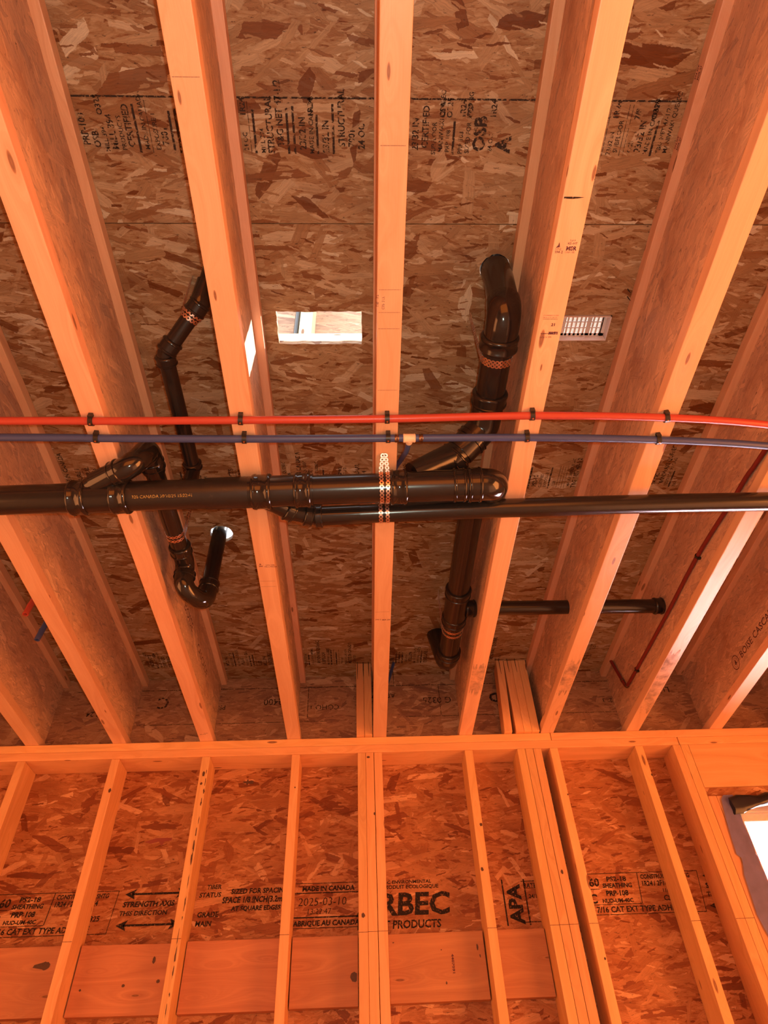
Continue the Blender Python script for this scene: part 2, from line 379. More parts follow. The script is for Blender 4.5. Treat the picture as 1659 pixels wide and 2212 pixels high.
# printed marks -----------------------------------------------------
_glyph = {}
def text_polys(s, size, bold=0.0):
    key = (s, round(size, 5), bold)
    if key not in _glyph:
        c = bpy.data.curves.new('t', 'FONT'); c.body = s; c.size = size; c.offset = bold*size; c.resolution_u = 2
        o = bpy.data.objects.new('t', c); link(o); bpy.context.view_layer.update()
        dg = bpy.context.evaluated_depsgraph_get(); me = bpy.data.meshes.new_from_object(o.evaluated_get(dg))
        _glyph[key] = ([tuple(v.co[:2]) for v in me.vertices], [tuple(p.vertices) for p in me.polygons])
        bpy.data.objects.remove(o, do_unlink=True); bpy.data.curves.remove(c)
    return _glyph[key]
def mark(name, items, mapf, mat, parent, label=None):
    """items: ('t', text, u, v, size[, bold[, xscale]]) | ('r', u0, u1, v0, v1) | ('p', [points]) | ('o', u, v, r0, r1)"""
    bm = bmesh.new()
    for it in items:
        if it[0] == 't':
            vs, fs = text_polys(it[1], it[4], (it[5] if len(it) > 5 else 0.0)*1.35); sx = it[6] if len(it) > 6 else 1.0
            V = [bm.verts.new(mapf(it[2]+x*sx, it[3]+y)) for x, y in vs]
            for f in fs:
                try: bm.faces.new([V[i] for i in f])
                except ValueError: pass
        elif it[0] == 'r':
            u0, u1, v0, v1 = it[1:5]; n = max(1, int((u1-u0)/0.02))
            for k in range(n):
                a, b = u0+(u1-u0)*k/n, u0+(u1-u0)*(k+1)/n
                bm.faces.new([bm.verts.new(mapf(*q)) for q in ((a, v0), (b, v0), (b, v1), (a, v1))])
        elif it[0] == 'p': bm.faces.new([bm.verts.new(mapf(*q)) for q in it[1]])
        elif it[0] == 'o':
            u, v, r0, r1 = it[1:5]
            for k in range(24):
                a, b = 2*PI*k/24, 2*PI*(k+1)/24
                bm.faces.new([bm.verts.new(mapf(u+r*math.cos(t), v+r*math.sin(t))) for r, t in ((r0, a), (r1, a), (r1, b), (r0, b))])
    og = mapf(0, 0)
    bmesh.ops.translate(bm, verts=bm.verts, vec=-Vector(og))
    me = bpy.data.meshes.new(name); bm.to_mesh(me); bm.free(); me.materials.append(mat)
    o = bpy.data.objects.new(name, me); link(o); o.parent = parent; o.location = Vector(og) - world_rel(parent)
    return tag(o, label)

# ================================================================== LARGE STRUCTURE
FLOOR = -ZJ
box('floor', -3.3, 3.6, -2.5, 3.2, FLOOR-0.1, FLOOR, M_CONC, bev=0, kind='structure')
# outer walls that close the basement behind and beside the camera
box('wall_left', -3.3, -3.2, -2.5, WY+0.16, FLOOR, DJ, M_CONC, bev=0, kind='structure')
box('wall_back', -3.2, 3.6, -2.6, -2.5, FLOOR, DJ, M_CONC, bev=0, kind='structure')
box('wall_right', 3.6, 3.7, -2.6, WY+0.16, FLOOR, DJ, M_CONC, bev=0, kind='structure')

# subfloor: rows of strand board with tongue-and-groove seams (grooved on the underside)
S1 = 0.733
seams = [-2.6, S1-2.4384, S1-1.2192, S1, S1+1.2192, S1+2.4384-0.02]
panels = []
for i in range(5):
    y0, y1 = seams[i], seams[i+1]
    bm = bmesh.new()
    prof = [(y0+0.0012, DJ), (y1-0.0012, DJ), (y1-0.0012, DJ+0.008), (y1, DJ+0.008), (y1, DJ+0.0185), (y0, DJ+0.0185), (y0, DJ+0.008), (y0+0.0012, DJ+0.008)]
    A = [bm.verts.new((-3.3, a, b)) for a, b in prof]; B = [bm.verts.new((3.7, a, b)) for a, b in prof]
    bm.faces.new(A); bm.faces.new(B[::-1])
    for k in range(8): bm.faces.new((A[k], A[(k+1) % 8], B[(k+1) % 8], B[k]))
    o = finish('ceiling', bm, M_SUB, None, 0, (0, (y0+y1)/2, DJ)); tag(o, kind='structure'); panels.append(o)
def cutter_box(x0, x1, y0, y1):
    bm = bmesh.new(); add_box(bm, x0, x1, y0, y1, DJ-0.05, DJ+0.06); return finish('c', bm, M_SUB)
def cutter_ragged(cx, cy, r, jag):
    bm = bmesh.new(); n = 36; rr = [r+random.uniform(-jag, jag) for _ in range(n)]
    lo = [bm.verts.new((cx+rr[k]*math.cos(2*PI*k/n), cy+rr[k]*math.sin(2*PI*k/n), DJ-0.05)) for k in range(n)]
    hi = [bm.verts.new((v.co.x, v.co.y, DJ+0.06)) for v in lo]
    bm.faces.new(lo[::-1]); bm.faces.new(hi)
    for k in range(n): bm.faces.new((lo[k], lo[(k+1) % n], hi[(k+1) % n], hi[k]))
    return finish('c', bm, M_SUB)
HOLE1 = (-0.257, 0.012, 1.004, 1.117); VENT = (0.560, 0.828, 1.010, 1.116)
def rag_rect(x0, x1, y0, y1, j=0.0018):
    bm = bmesh.new(); P = []
    for k in range(14): P.append((x0+(x1-x0)*k/14, y0))
    for k in range(6): P.append((x1, y0+(y1-y0)*k/6))
    for k in range(14): P.append((x1-(x1-x0)*k/14, y1))
    for k in range(6): P.append((x0, y1-(y1-y0)*k/6))
    P = [(x+random.uniform(-j, j), y+random.uniform(-j, j)) for x, y in P]
    lo = [bm.verts.new((x, y, DJ-0.05)) for x, y in P]; hi = [bm.verts.new((x, y, DJ+0.06)) for x, y in P]; n = len(P)
    bm.faces.new(lo[::-1]); bm.faces.new(hi)
    for k in range(n): bm.faces.new((lo[k], lo[(k+1) % n], hi[(k+1) % n], hi[k]))
    return finish('c', bm, M_SUB)
cut(panels[3], rag_rect(*HOLE1)); cut(panels[3], cutter_box(VENT[0]+.012, VENT[1]-.012, VENT[2]+.008, VENT[3]-.008))
cut(panels[3], cutter_ragged(0.418, 0.868, 0.047, 0.002)); cut(panels[4], cutter_ragged(-0.577, 1.998, 0.047, 0.0012))

# framed wall: sheathing with a window opening
YS = WY+0.14
WX0, WX1, WZ0, WZ1 = 1.660, 2.90, -1.42, -0.323
bm = bmesh.new()
add_box(bm, -3.2, WX0, YS, YS+0.0115, FLOOR, -0.0)
add_box(bm, WX0, WX1, YS, YS+0.0115, WZ1, -0.0); add_box(bm, WX0, WX1, YS, YS+0.0115, FLOOR, WZ0); add_box(bm, WX1, 3.6, YS, YS+0.0115, FLOOR, -0.0)
wall = finish('wall_front', bm, M_WALL, None, 0, (0, YS, FLOOR)); tag(wall, kind='structure')
rim = box('rim_board', -3.2, 3.6, WY+0.102, WY+0.14, 0, DJ, M_RIM, ax=0, bev=0.0015,
          label='strand board rim closing the far ends of the joists on top of the wall plate', cat='rim board')

# floor joists ------------------------------------------------------
XJ = {0: -1.997, 1: -1.5905, 2: -1.184, 3: -0.775, 4: -0.363, 5: 0.048, 6: 0.462, 7: 0.858, 8: 1.277, 9: 1.690, 10: 2.097, 11: 2.503, 12: 2.91, -1: -2.40, -2: -2.81}
JL = {1: 'I-joist in the lower left corner, its foot leftmost on the wall plate', 2: 'I-joist just right of the red and blue tube stubs, cut by the left edge',
      3: 'I-joist beside the black drain trap, running up to the top left corner', 4: 'I-joist left of the rectangular floor hole, with a sunlit streak on its side',
      5: 'central I-joist running straight up the picture, metal straps nailed to it', 6: 'I-joist right of the thick vertical drain, stamped with MSR and 21',
      7: 'I-joist just right of the white floor vent, pierced by the horizontal drain', 8: 'I-joist with the thin maroon tube clipped along its web',
      9: 'I-joist in the lower right with a round logo printed on its web', 0: 'I-joist beyond the left edge', 10: 'I-joist beyond the right edge, above the window',
      11: 'I-joist far right, second past the window corner', 12: 'rightmost I-joist near the right wall', -1: 'second I-joist from the left wall', -2: 'I-joist nearest the left wall'}
YA, YB = -2.5, WY+0.101
def make_joist(x):
    j = empty('floor_joist', (x, WY, 0))
    def fl(nm, z0, z1):
        bm = bmesh.new(); add_box(bm, x, x+0.0635, YA, YB, z0, z1, 0.0025); return finish(nm, bm, M_FLR, j, 1, (x, WY, z0))
    fl('bottom_flange', 0, 0.038); fl('top_flange', DJ-0.038, DJ-0.0003)
    bm = bmesh.new(); add_box(bm, x+0.0267, x+0.0368, YA, YB, 0.034, DJ-0.034); finish('web', bm, M_WEB, j, 1, (x, WY, 0.034))
    return j
joists = {}; proto = make_joist(XJ[1]); kids = list(proto.children); joists[1] = proto
for k in sorted(XJ):
    if k == 1: continue
    c = proto.copy(); link(c); c.location.x = XJ[k]; joists[k] = c
    for ch in kids:
        d = ch.copy(); link(d); d.parent = c
for k, j in joists.items(): tag(j, JL[k], 'joist', 'floor joists')
# flanges are finger-jointed: thin glue line steps, as separate little cut marks
def flange_map(k, y0, z=-0.0006, flip=1):
    x0 = XJ[k]
    return lambda u, v: (x0+u, y0-v, z)

# top plates --------------------------------------------------------
def plate(x0, x1, z0, z1, label):
    return box('top_plate', x0, x1, WY, YS, z0, z1, M_STUD, ax=0, bev=0.003, label=label, cat='wall plate', group=None)
plate(-3.2, 0.902, -0.038, -0.0005, 'upper wall plate board under the left joists, up to the splice')
plate(0.9045, 3.6, -0.038, -0.0005, 'upper wall plate board right of the splice, reaching over the window')
plate(-3.2, 1.512, -0.0765, -0.0385, 'long lower wall plate board resting on the studs')
plate(1.516, 3.6, -0.0765, -0.0385, 'short lower wall plate board above the window header')

# studs -------------------------------------------------------------
SB = FLOOR+0.038
box('bottom_plate', -3.2, 3.6, WY, YS, FLOOR, SB, M_STUD, label='bottom wall plate lying on the floor under the studs', cat='wall plate')
STUDS = [(-1.980, 'wall stud beyond the left edge of the photo'), (-1.599, 'wall stud cut off by the left edge of the photo'), (-1.169, 'wall stud between the knotted blocking board and the next one right'),
         (-0.752, 'wall stud streaked with dark bark marks down its face'), (-0.335, 'wall stud left of the tripled studs, with one black nail dot'),
         (-0.0275, 'left stud of the tripled studs at the middle of the wall'), (0.0105, 'middle stud of the tripled studs at the middle of the wall'), (0.0500, 'right stud of the tripled studs, after the narrow gap'),
         (0.479, 'single wall stud right of the big printed lettering'),
         (0.7290, 'left stud of the close group of four before the dark gap'), (0.7675, 'second stud of the group before the dark gap'), (0.8065, 'stud on the left side of the dark gap'),
         (0.886, 'stud on the right side of the dark gap'), (1.296, 'single wall stud between the dark gap and the window studs'), (1.478, 'leftmost of the studs framing the window'),
         (1.5165, 'king stud of the window, ending beside the header')]
stud_objs = {}
for x, lb in STUDS:
    stud_objs[x] = box('wall_stud', x, x+0.0375, WY+0.0005, YS, SB+0.0005, -0.077, M_STUD, ax=2, bev=0.003, label=lb, cat='stud', group='wall studs')
for x, lb in ((1.5555, 'left jack stud under the window header'), (1.594, 'middle jack stud half covered by purple window membrane'), (1.6325, 'jack stud at the window opening under the purple membrane')):
    box('jack_stud', x, x+(0.0375 if x < 1.63 else 0.0275), WY+0.0005, YS, SB+0.0005, WZ1-0.001, M_STUD, ax=2, bev=0.003, label=lb, cat='stud', group='window jack studs')
hd = box('window_header', 1.5555, 3.0, WY+0.001, WY+0.045, -0.283, -0.077, M_STUD, ax=0, bev=0.002, label='smooth header beam over the window at the right edge', cat='header')
box('header_spacer', 1.5555, 3.0, WY+0.012, YS-0.001, WZ1, -0.2835, M_WALL, ax=0, bev=0.001, label='rough strand board strip under the window header', cat='spacer')
for x in (2.92, 3.2, 3.55): box('wall_stud', x, x+0.0375, WY+0.0005, YS, SB+0.0005, -0.077 if x > 3.01 else WZ1-0.001, M_STUD, ax=2, bev=0.003, label={2.92: 'cripple stud on the far side of the window', 3.2: 'wall stud between the window and the right corner', 3.55: 'corner stud at the right end of the framed wall'}[x], cat='stud', group='studs past the right edge')
box('window_sill_plate', WX0+0.001, WX1, WY+0.0005, YS, WZ0-0.038, WZ0, M_STUD, bev=0.003, label='rough sill board under the window', cat='sill')

# blocking boards near the bottom ------------------------------------
BLK = [(-1.5605, -1.170, -0.800, -1.030, 'blocking board at the lower left edge with a big dark knot'), (-1.1290, -0.7535, -0.803, -1.034, 'dark stained blocking board, second from the left'),
       (-0.7130, -0.3365, -0.800, -1.036, 'blocking board with swirling grain, third from the left'), (-0.2955, -0.0290, -0.799, -1.033, 'short blocking board left of the tripled studs'),
       (0.0890, 0.4760, -0.799, -1.028, 'blocking board right of the tripled studs, below the big printed letters'), (0.5180, 0.7275, -0.797, -1.026, 'narrow blocking board left of the group of close studs')]
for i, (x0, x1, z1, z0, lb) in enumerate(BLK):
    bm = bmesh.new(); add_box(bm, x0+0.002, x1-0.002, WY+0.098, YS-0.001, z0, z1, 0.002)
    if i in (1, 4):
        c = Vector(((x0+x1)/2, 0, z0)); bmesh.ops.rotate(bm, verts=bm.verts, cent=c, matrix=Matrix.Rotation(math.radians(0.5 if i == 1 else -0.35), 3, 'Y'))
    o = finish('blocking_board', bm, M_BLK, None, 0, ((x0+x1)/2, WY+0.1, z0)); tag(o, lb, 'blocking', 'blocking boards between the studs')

# squash blocks standing on the plate beside joists
def squash(x, lean, lb, x1=None):
    bm = bmesh.new(); w = 0.0375 if x1 is None else x1-x
    add_box(bm, x, x+w, WY-0.018, WY+0.071, 0.0004, DJ-0.001, 0.0022)
    for v in bm.verts: v.co.x += lean*(v.co.z/DJ)
    return tag(finish('squash_block', bm, M_STUD, None, 2, (x, WY, 0)), lb, 'blocking', 'squash blocks on the wall plate')
sq = [squash(-0.0315, 0.0, 'left of the two upright blocks beside the central joist foot'), squash(0.0072, 0.0, 'right of the two upright blocks, touching the central joist foot'),
      squash(0.6805, 0.020, 'separate left block of the upright group, a dark gap on its right'),
      squash(0.7375, 0.002, 'second block of the right upright group, first after the gap'), squash(0.7755, 0.002, 'third block of the right upright group'), squash(0.8135, 0.002, 'rightmost upright block, next to the pierced joist, with a knot')]

# ================================================================== DRAIN PIPING (one glued assembly)
R3, R2p, R15 = 0.0445, 0.0302, 0.0241
dp = tag(empty('drain_piping', (0.07, 1.34, -0.057)), 'glued black drain piping hanging under and between the joists, with trap, elbows and branches', 'drain pipe')
def ym(x): return 1.3410-0.0289*x
def mp(x): return Vector((x, ym(x), -0.057))
pipe('main_pipe', [mp(-3.15), mp(-1.6), mp(-0.85)], R3, M_ABS, dp)
pipe('main_pipe', [mp(-0.70), mp(-0.5), mp(-0.44)], R3+0.0004, M_ABSD, dp, label='dusty middle length of the thick horizontal pipe')
pipe('main_pipe', [mp(-0.44), mp(-0.1), mp(0.12)], R3, M_ABS, dp)
# wye for the left branch
pipe('wye_fitting', [mp(-0.86), mp(-0.775), mp(-0.69)], R3+0.0032, M_ABS, dp)
hub('coupling', mp(-0.862), mp(-0.810), R3+0.0075, M_ABSG, dp); hub('coupling', mp(-0.738), mp(-0.686), R3+0.0075, M_ABSG, dp)
# central wyes
pipe('wye_fitting', [mp(-0.46), mp(-0.4), mp(-0.27)], R3+0.0032, M_ABSD, dp)
pipe('wye_fitting', [mp(-0.33), mp(-0.25), mp(-0.14)], R3+0.0034, M_ABS, dp)
hub('coupling', mp(-0.322), mp(-0.264), R3+0.0078, M_ABSG, dp); hub('coupling', mp(-0.196), mp(-0.146), R3+0.0075, M_ABSG, dp)
pipe('wye_fitting', [mp(0.10), mp(0.2), mp(0.34)], R3+0.0034, M_ABS, dp)
hub('coupling', mp(0.090), mp(0.142), R3+0.0078, M_ABSG, dp); hub('coupling', mp(0.278), mp(0.318), R3+0.006, M_ABSG, dp)
hub('elbow_socket', mp(0.322), mp(0.366), R3+0.0078, M_ABSG, dp)
# right elbow and the riser heading to the wall
BX = [mp(0.335), (0.403, 1.3295, -0.057), (0.406, 1.50, 0.070), (0.402, 1.60, 0.172), (0.4, 1.744, 0.180)]
pb = arc_path(BX, [0, 0.054, 0.08, 0.08, 0], 12)
pipe('elbow', pb[:14], R3+0.0052, M_ABSG, dp, label='glossy elbow at the right end of the thick pipe')
pipe('branch_pipe', pb[12:], R3, M_ABS, dp)
pipe('branch_pipe', [(0.4, 1.74, 0.180), (0.4, 2.154, 0.192), (0.4, 2.60, 0.203)], R3, M_ABS, dp, label='thick pipe running to the wall beside the stamped joist')
pipe('tee_fitting', [(0.4, 2.13, 0.191), (0.4, 2.25, 0.195), (0.4, 2.36, 0.198)], R3+0.0045, M_ABS, dp)
hub('coupling', (0.4, 2.120, 0.191), (0.4, 2.165, 0.192), R3+0.0075, M_ABS, dp); hub('coupling', (0.4, 2.31, 0.197), (0.4, 2.355, 0.198), R3+0.007, M_ABS, dp)
pipe('elbow', arc_path([(0.4, 2.585, 0.203), (0.398, 2.678, 0.205), (0.372, 2.735, 0.405)], [0, 0.055, 0], 12), R3+0.0055, M_ABS, dp, label='elbow turning up through the floor at the far end')
hub('coupling', (0.4, 2.575, 0.203), (0.4, 2.615, 0.204), R3+0.008, M_ABS, dp)
# horizontal branch through the joist webs
pipe('branch_pipe', [(0.43, 2.268, 0.200), (0.885, 2.2705, 0.200), (1.296, 2.278, 0.203)], R2p, M_ABS, dp, label='thinner pipe passing through the joist webs on the right')
hub('coupling', (0.442, 2.268, 0.200), (0.486, 2.268, 0.200), R2p+0.006, M_ABSG, dp); hub('coupling', (1.262, 2.278, 0.203), (1.3025, 2.278, 0.203), R2p+0.0045, M_ABS, dp)
# upper right branch back toward the camera and up through the floor
pa = arc_path([(0.398, 1.165, 0.146), (0.390, 1.255, 0.128), (0.305, 1.314, 0.066), (0.16, 1.320, -0.020)], [0, 0.05, 0.06, 0], 10)
pipe('branch_pipe', [(0.403, 0.955, 0.148), (0.400, 1.06, 0.148), (0.398, 1.19, 0.145)], R3, M_ABS, dp, label='thick pipe between the floor elbow and the 45 degree bend')
pipe('elbow', pa[:14], R3+0.004, M_ABS, dp); pipe('branch_pipe', pa[13:], [R3+0.001]*(len(pa)-14)+[R3*0.86], M_ABS, dp)
hub('coupling', (0.399, 1.135, 0.147), (0.3985, 1.180, 0.146), R3+0.008, M_ABS, dp)
q0, q1 = Vector((0.366, 1.272, 0.111)), Vector((0.305, 1.314, 0.066)); dd = (q1-q0).normalized()
hub('coupling', q0+dd*0.008, q0+dd*0.030, R3+0.0065, M_ABSG, dp); hub('coupling', q1-dd*0.0, q1+dd*0.035, R3+0.0065, M_ABSG, dp)
pe = arc_path([(0.403, 0.975, 0.150), (0.408, 0.876, 0.152), (0.418, 0.866, 0.43)], [0, 0.058, 0], 14)
pipe('elbow', pe[:-1], R3+0.0045, M_ABSG, dp, label='large elbow turning up toward the ragged floor hole'); pipe('riser_pipe', [pe[-2], (0.417, 0.867, 0.34), (0.418, 0.866, 0.52)], R3, M_ABS, dp)
hub('coupling', (0.403, 0.945, 0.149), (0.403, 0.992, 0.149), R3+0.009, M_ABS, dp)
# left branch: up from the wye, elbow, pipe to the trap
pl = arc_path([(-0.85, 1.372, -0.056), (-0.795, 1.332, -0.038), (-0.654, 1.258, -0.030), (-0.652, 1.302, 0.093), (-0.655, 1.39, 0.094)], [0, 0.1, 0.045, 0.045, 0], 10)
pipe('branch_pipe', pl[:-22], R2p, M_ABSG, dp); pipe('elbow', pl[-24:], R2p+0.0055, M_ABSG, dp, label='glossy elbow above the left fitting')
e0 = Vector((-0.725, 1.2953, -0.034)); ed = (Vector((-0.654, 1.258, -0.030))-e0).normalized()
hub('coupling', e0, e0+ed*0.030, R2p+0.0072, M_ABSG, dp)
hub('coupling', (-0.655, 1.345, 0.0935), (-0.655, 1.378, 0.0935), R2p+0.0078, M_ABSG, dp)
pipe('branch_pipe', [(-0.655, 1.36, 0.094), (-0.653, 1.6, 0.104), (-0.650, 1.80, 0.114)], R2p, M_ABS, dp)
ptrap = arc_path([(-0.650, 1.77, 0.113), (-0.650, 1.868, 0.118), (-0.648, 1.886, 0.022), (-0.584, 1.985, 0.022), (-0.584, 1.990, 0.13)], [0, 0.038, 0.050, 0.050, 0], 12)
pipe('p_trap', ptrap, R2p+0.0042, M_ABSG, dp, label='glossy U-shaped trap')
hub('coupling', (-0.650, 1.755, 0.112), (-0.650, 1.80, 0.114), R2p+0.0072, M_ABSG, dp); hub('coupling', (-0.6485, 1.8825, 0.064), (-0.649, 1.880, 0.088), R2p+0.0075, M_ABSG, dp)
hub('coupling', (-0.584, 1.990, 0.095), (-0.584, 1.990, 0.135), R2p+0.0068, M_ABSG, dp)
pipe('riser_pipe', [(-0.584, 1.990, 0.12), (-0.584, 1.991, 0.3), (-0.584, 1.992, 0.44)], R2p, M_ABS, dp, label='vertical pipe rising from the trap through the round hole')
# thin upper-left branch
DX = [(-0.405, 0.805, 0.40), (-0.452, 0.905, 0.262), (-0.566, 1.030, 0.196), (-0.556, 1.455, 0.176), (-0.556, 1.452, 0.06), (-0.55, 1.40, -0.03)]
pdx = arc_path(DX, [0, 0.05, 0.03, 0.028, 0.03, 0], 8)
pipe('branch_pipe', pdx, R15, M_ABS, dp, label='thin pipe bending twice on its way up at the left')
def seg(a, b, f0, f1): a, b = Vector(a), Vector(b); return a+(b-a)*f0, a+(b-a)*f1
a, b = seg(DX[1], DX[2], 0.74, 0.97); hub('coupling', a, b, R15+0.0052, M_ABS, dp)
a, b = seg(DX[2], DX[3], 0.01, 0.085); hub('coupling', a, b, R15+0.0052, M_ABS, dp)
a, b = seg(DX[1], DX[2], -0.02, 0.20); hub('coupling', a, b, R15+0.0062, M_ABS, dp)
pipe('elbow', arc_path([seg(DX[0], DX[1], 0.62, 0)[0], DX[1], seg(DX[1], DX[2], 0.12, 0)[0]], [0, 0.045, 0], 8), R15+0.0055, M_ABSG, dp)
a, b = seg(DX[2], DX[3], 0.93, 0.99); hub('coupling', a, b, R15+0.005, M_ABS, dp)
# second horizontal pipe from the lower wye
def y2(x): return 1.4575-0.043*(x-0.1)+0.0165*(x-0.1)**2
def sp(x): return Vector((x, y2(x), -0.042))
pw = arc_path([(-0.33, 1.348, -0.057), (-0.215, 1.438, -0.048), (-0.135, 1.467, -0.043), sp(0.0)], [0, 0.1, 0.1, 0], 8)
pipe('branch_pipe', pw, R2p+0.001, M_ABSG, dp, label='short slanted branch joining the two horizontal pipes')
hub('coupling', (-0.232, 1.425, -0.049), (-0.206, 1.442, -0.048), R2p+0.006, M_ABSG, dp); hub('coupling', (-0.178, 1.454, -0.046), (-0.150, 1.463, -0.044), R2p+0.0068, M_ABSG, dp)
hub('coupling', sp(-0.142), sp(-0.118), R2p+0.0055, M_ABS, dp)
pipe('second_pipe', [sp(-0.13+k*0.3) for k in range(12)], R2p, M_ABS, dp, label='thinner horizontal pipe running to the right edge')
# printing on the dusty pipe
def pipe_map(u, v):
    x = -0.668+u; a = -PI/2-0.66-v/R3; c = mp(x)
    return (x, c.y+math.cos(a)*(R3+0.0012), c.z+math.sin(a)*(R3+0.0012))
mark('printed_lettering', [('t', '328 CANADA 30/10/25 15:22:41', 0, -0.004, 0.0125, 0.012, 1.05)], pipe_map, M_INKY, dp)

# ================================================================== WATER TUBES
RP = 0.0111
def water(name, pts, r, mat, label, cat='water tube', parent=None, rad=0.05):
    bm = bmesh.new(); tube(bm, arc_path(pts, rad, 8), r, n=20)
    o = finish(name, bm, mat, parent, 0, pts[0], smooth=True); return tag(o, label, cat) if parent is None else o
def smooth_pts(tab, n=6):
    out = []
    for i in range(len(tab)-1):
        p0 = Vector(tab[max(i-1, 0)]); p1 = Vector(tab[i]); p2 = Vector(tab[i+1]); p3 = Vector(tab[min(i+2, len(tab)-1)])
        for k in range(n):
            t = k/n; out.append(0.5*((2*p1)+(p2-p0)*t+(2*p0-5*p1+4*p2-p3)*t*t+(3*p1-p0-3*p2+p3)*t**3))
    out.append(Vector(tab[-1])); return out
ZP = -0.0128
red = smooth_pts([(-3.1, 1.100, ZP), (-0.992, 1.114, ZP), (-0.741, 1.117, ZP), (-0.332, 1.118, ZP), (0.079, 1.117, ZP), (0.491, 1.110, ZP), (0.882, 1.121, ZP), (1.189, 1.145, ZP-0.006), (1.6, 1.215, ZP-0.004), (3.2, 1.62, ZP)])
blue = smooth_pts([(-3.1, 1.10+.04, ZP), (-1.013, 1.171, ZP), (-0.747, 1.177, ZP), (-0.33, 1.184, ZP), (0.083, 1.186, ZP), (0.489, 1.188, ZP), (0.882, 1.201, ZP), (1.223, 1.224, ZP-0.005), (1.6, 1.28, ZP-0.004), (3.2, 1.70, ZP)])
bm = bmesh.new(); tube(bm, red, RP, n=20); tag(finish('water_tube', bm, M_RED, None, 0, (0.08, 1.117, ZP), smooth=True), 'long red water tube clipped across the undersides of the joists', 'water tube')
bt = tag(empty('water_tube', (0.083, 1.186, ZP)), 'long blue water tube with a cream tee, just below the red one', 'water tube')
bm = bmesh.new(); tube(bm, blue, RP, n=20); finish('tube_run', bm, M_BLUE, bt, 0, (0.083, 1.186, ZP), smooth=True)
bm = bmesh.new(); tube(bm, [(0.126, 1.1862, ZP), (0.129, 1.1862, ZP), (0.131, 1.1862, ZP), (0.158, 1.1864, ZP), (0.160, 1.1864, ZP), (0.163, 1.1864, ZP)], [0.0105, 0.0138, 0.0128, 0.0128, 0.0138, 0.0105], n=20)
tube(bm, [(0.1445, 1.190, ZP), (0.1445, 1.199, ZP+0.002), (0.1443, 1.208, ZP+0.004)], [0.0125, 0.0115, 0.009], n=16); finish('tee_fitting', bm, M_TEE, bt, 0, (0.144, 1.186, ZP), smooth=True)
for x in (0.108, 0.178): hub('crimp_ring', (x-0.006, 1.1863, ZP), (x+0.006, 1.1863, ZP), RP+0.0012, M_CRIMP, bt, lip=0.0005)
bl = smooth_pts([(0.1443, 1.204, ZP+0.003), (0.139, 1.25, 0.004), (0.130, 1.31, 0.045), (0.108, 1.45, 0.11), (0.099, 1.8, 0.14), (0.099, 2.5, 0.15), (0.104, 2.86, 0.18), (0.135, 2.945, 0.29), (0.163, 2.975, 0.398)])
bm = bmesh.new(); tube(bm, bl, 0.0080, n=16); finish('tube_branch', bm, M_BLUE, bt, 0, (0.139, 1.25, 0.004), smooth=True)
xw = XJ[8]+0.0267-0.0088
mt = smooth_pts([(1.60, 1.1, -0.012), (1.42, 1.20, 0.012), (1.318, 1.285, 0.052), (xw, 1.40, 0.088), (xw, 1.571, 0.106), (xw, 1.884, 0.136), (xw, 2.263, 0.142), (xw, 2.70, 0.157), (xw, 2.845, 0.164)])
mt2 = mt + [Vector((xw, 2.868, 0.168)), Vector((xw, 2.880, 0.182)), Vector((xw, 2.888, 0.205)), Vector((xw-0.002, 2.935, 0.335)), Vector((xw-0.004, 2.955, 0.40))]
# the tube crosses under its joist only where the flange would block it
mt2 = [p if p.y > 1.38 else Vector((p.x, p.y, p.z)) for p in mt2]
mt2 = [Vector((xw, 0.2, 0.060)), Vector((xw, 0.8, 0.058)), Vector((xw, 1.2, 0.062))] + [p for p in mt2 if p.y > 1.39]
tr = tag(empty('water_tube', (xw, 2.7, 0.157)), 'thin maroon tube clipped along a joist web, kinked up at its far end', 'water tube')
bm = bmesh.new(); tube(bm, mt2, 0.0080, n=16); finish('tube_run', bm, M_MAROON, tr, 0, (xw, 2.7, 0.157), smooth=True)
hub('crimp_ring', (xw, 2.852, 0.1645), (xw, 2.866, 0.166), 0.0094, M_CRIMP, tr, lip=0.0004); hub('crimp_ring', (xw, 2.890, 0.210), (xw, 2.895, 0.224), 0.0094, M_CRIMP, tr, lip=0.0004)

def stub(x, y, z, lx, ly, mat, lb):
    bm = bmesh.new(); n = 20; r0, r1 = RP, RP-0.003
    def ring(z_, r, dx=0, dy=0): return [bm.verts.new((x+dx+r*math.cos(2*PI*k/n), y+dy+r*math.sin(2*PI*k/n), z_)) for k in range(n)]
    A = ring(DJ-0.002, r0, lx, ly); B = ring(z, r0); C = ring(z, r1); D = ring(z+0.05, r1*0.98)
    for P, Q in ((A, B), (B, C), (C, D)):
        for k in range(n): bm.faces.new((P[k], P[(k+1) % n], Q[(k+1) % n], Q[k]))
    bm.faces.new(D)
    return tag(finish('tube_stub', bm, mat, None, 2, (x, y, z), smooth=True), lb, 'water tube')
stub(-1.263, 2.036, 0.030, 0.03, 0.02, M_RED, 'short open-ended red tube stub hanging at the far left')
stub(-1.275, 2.198, 0.030, 0.03, 0.02, M_BLUE, 'short open-ended blue tube stub hanging at the far left')

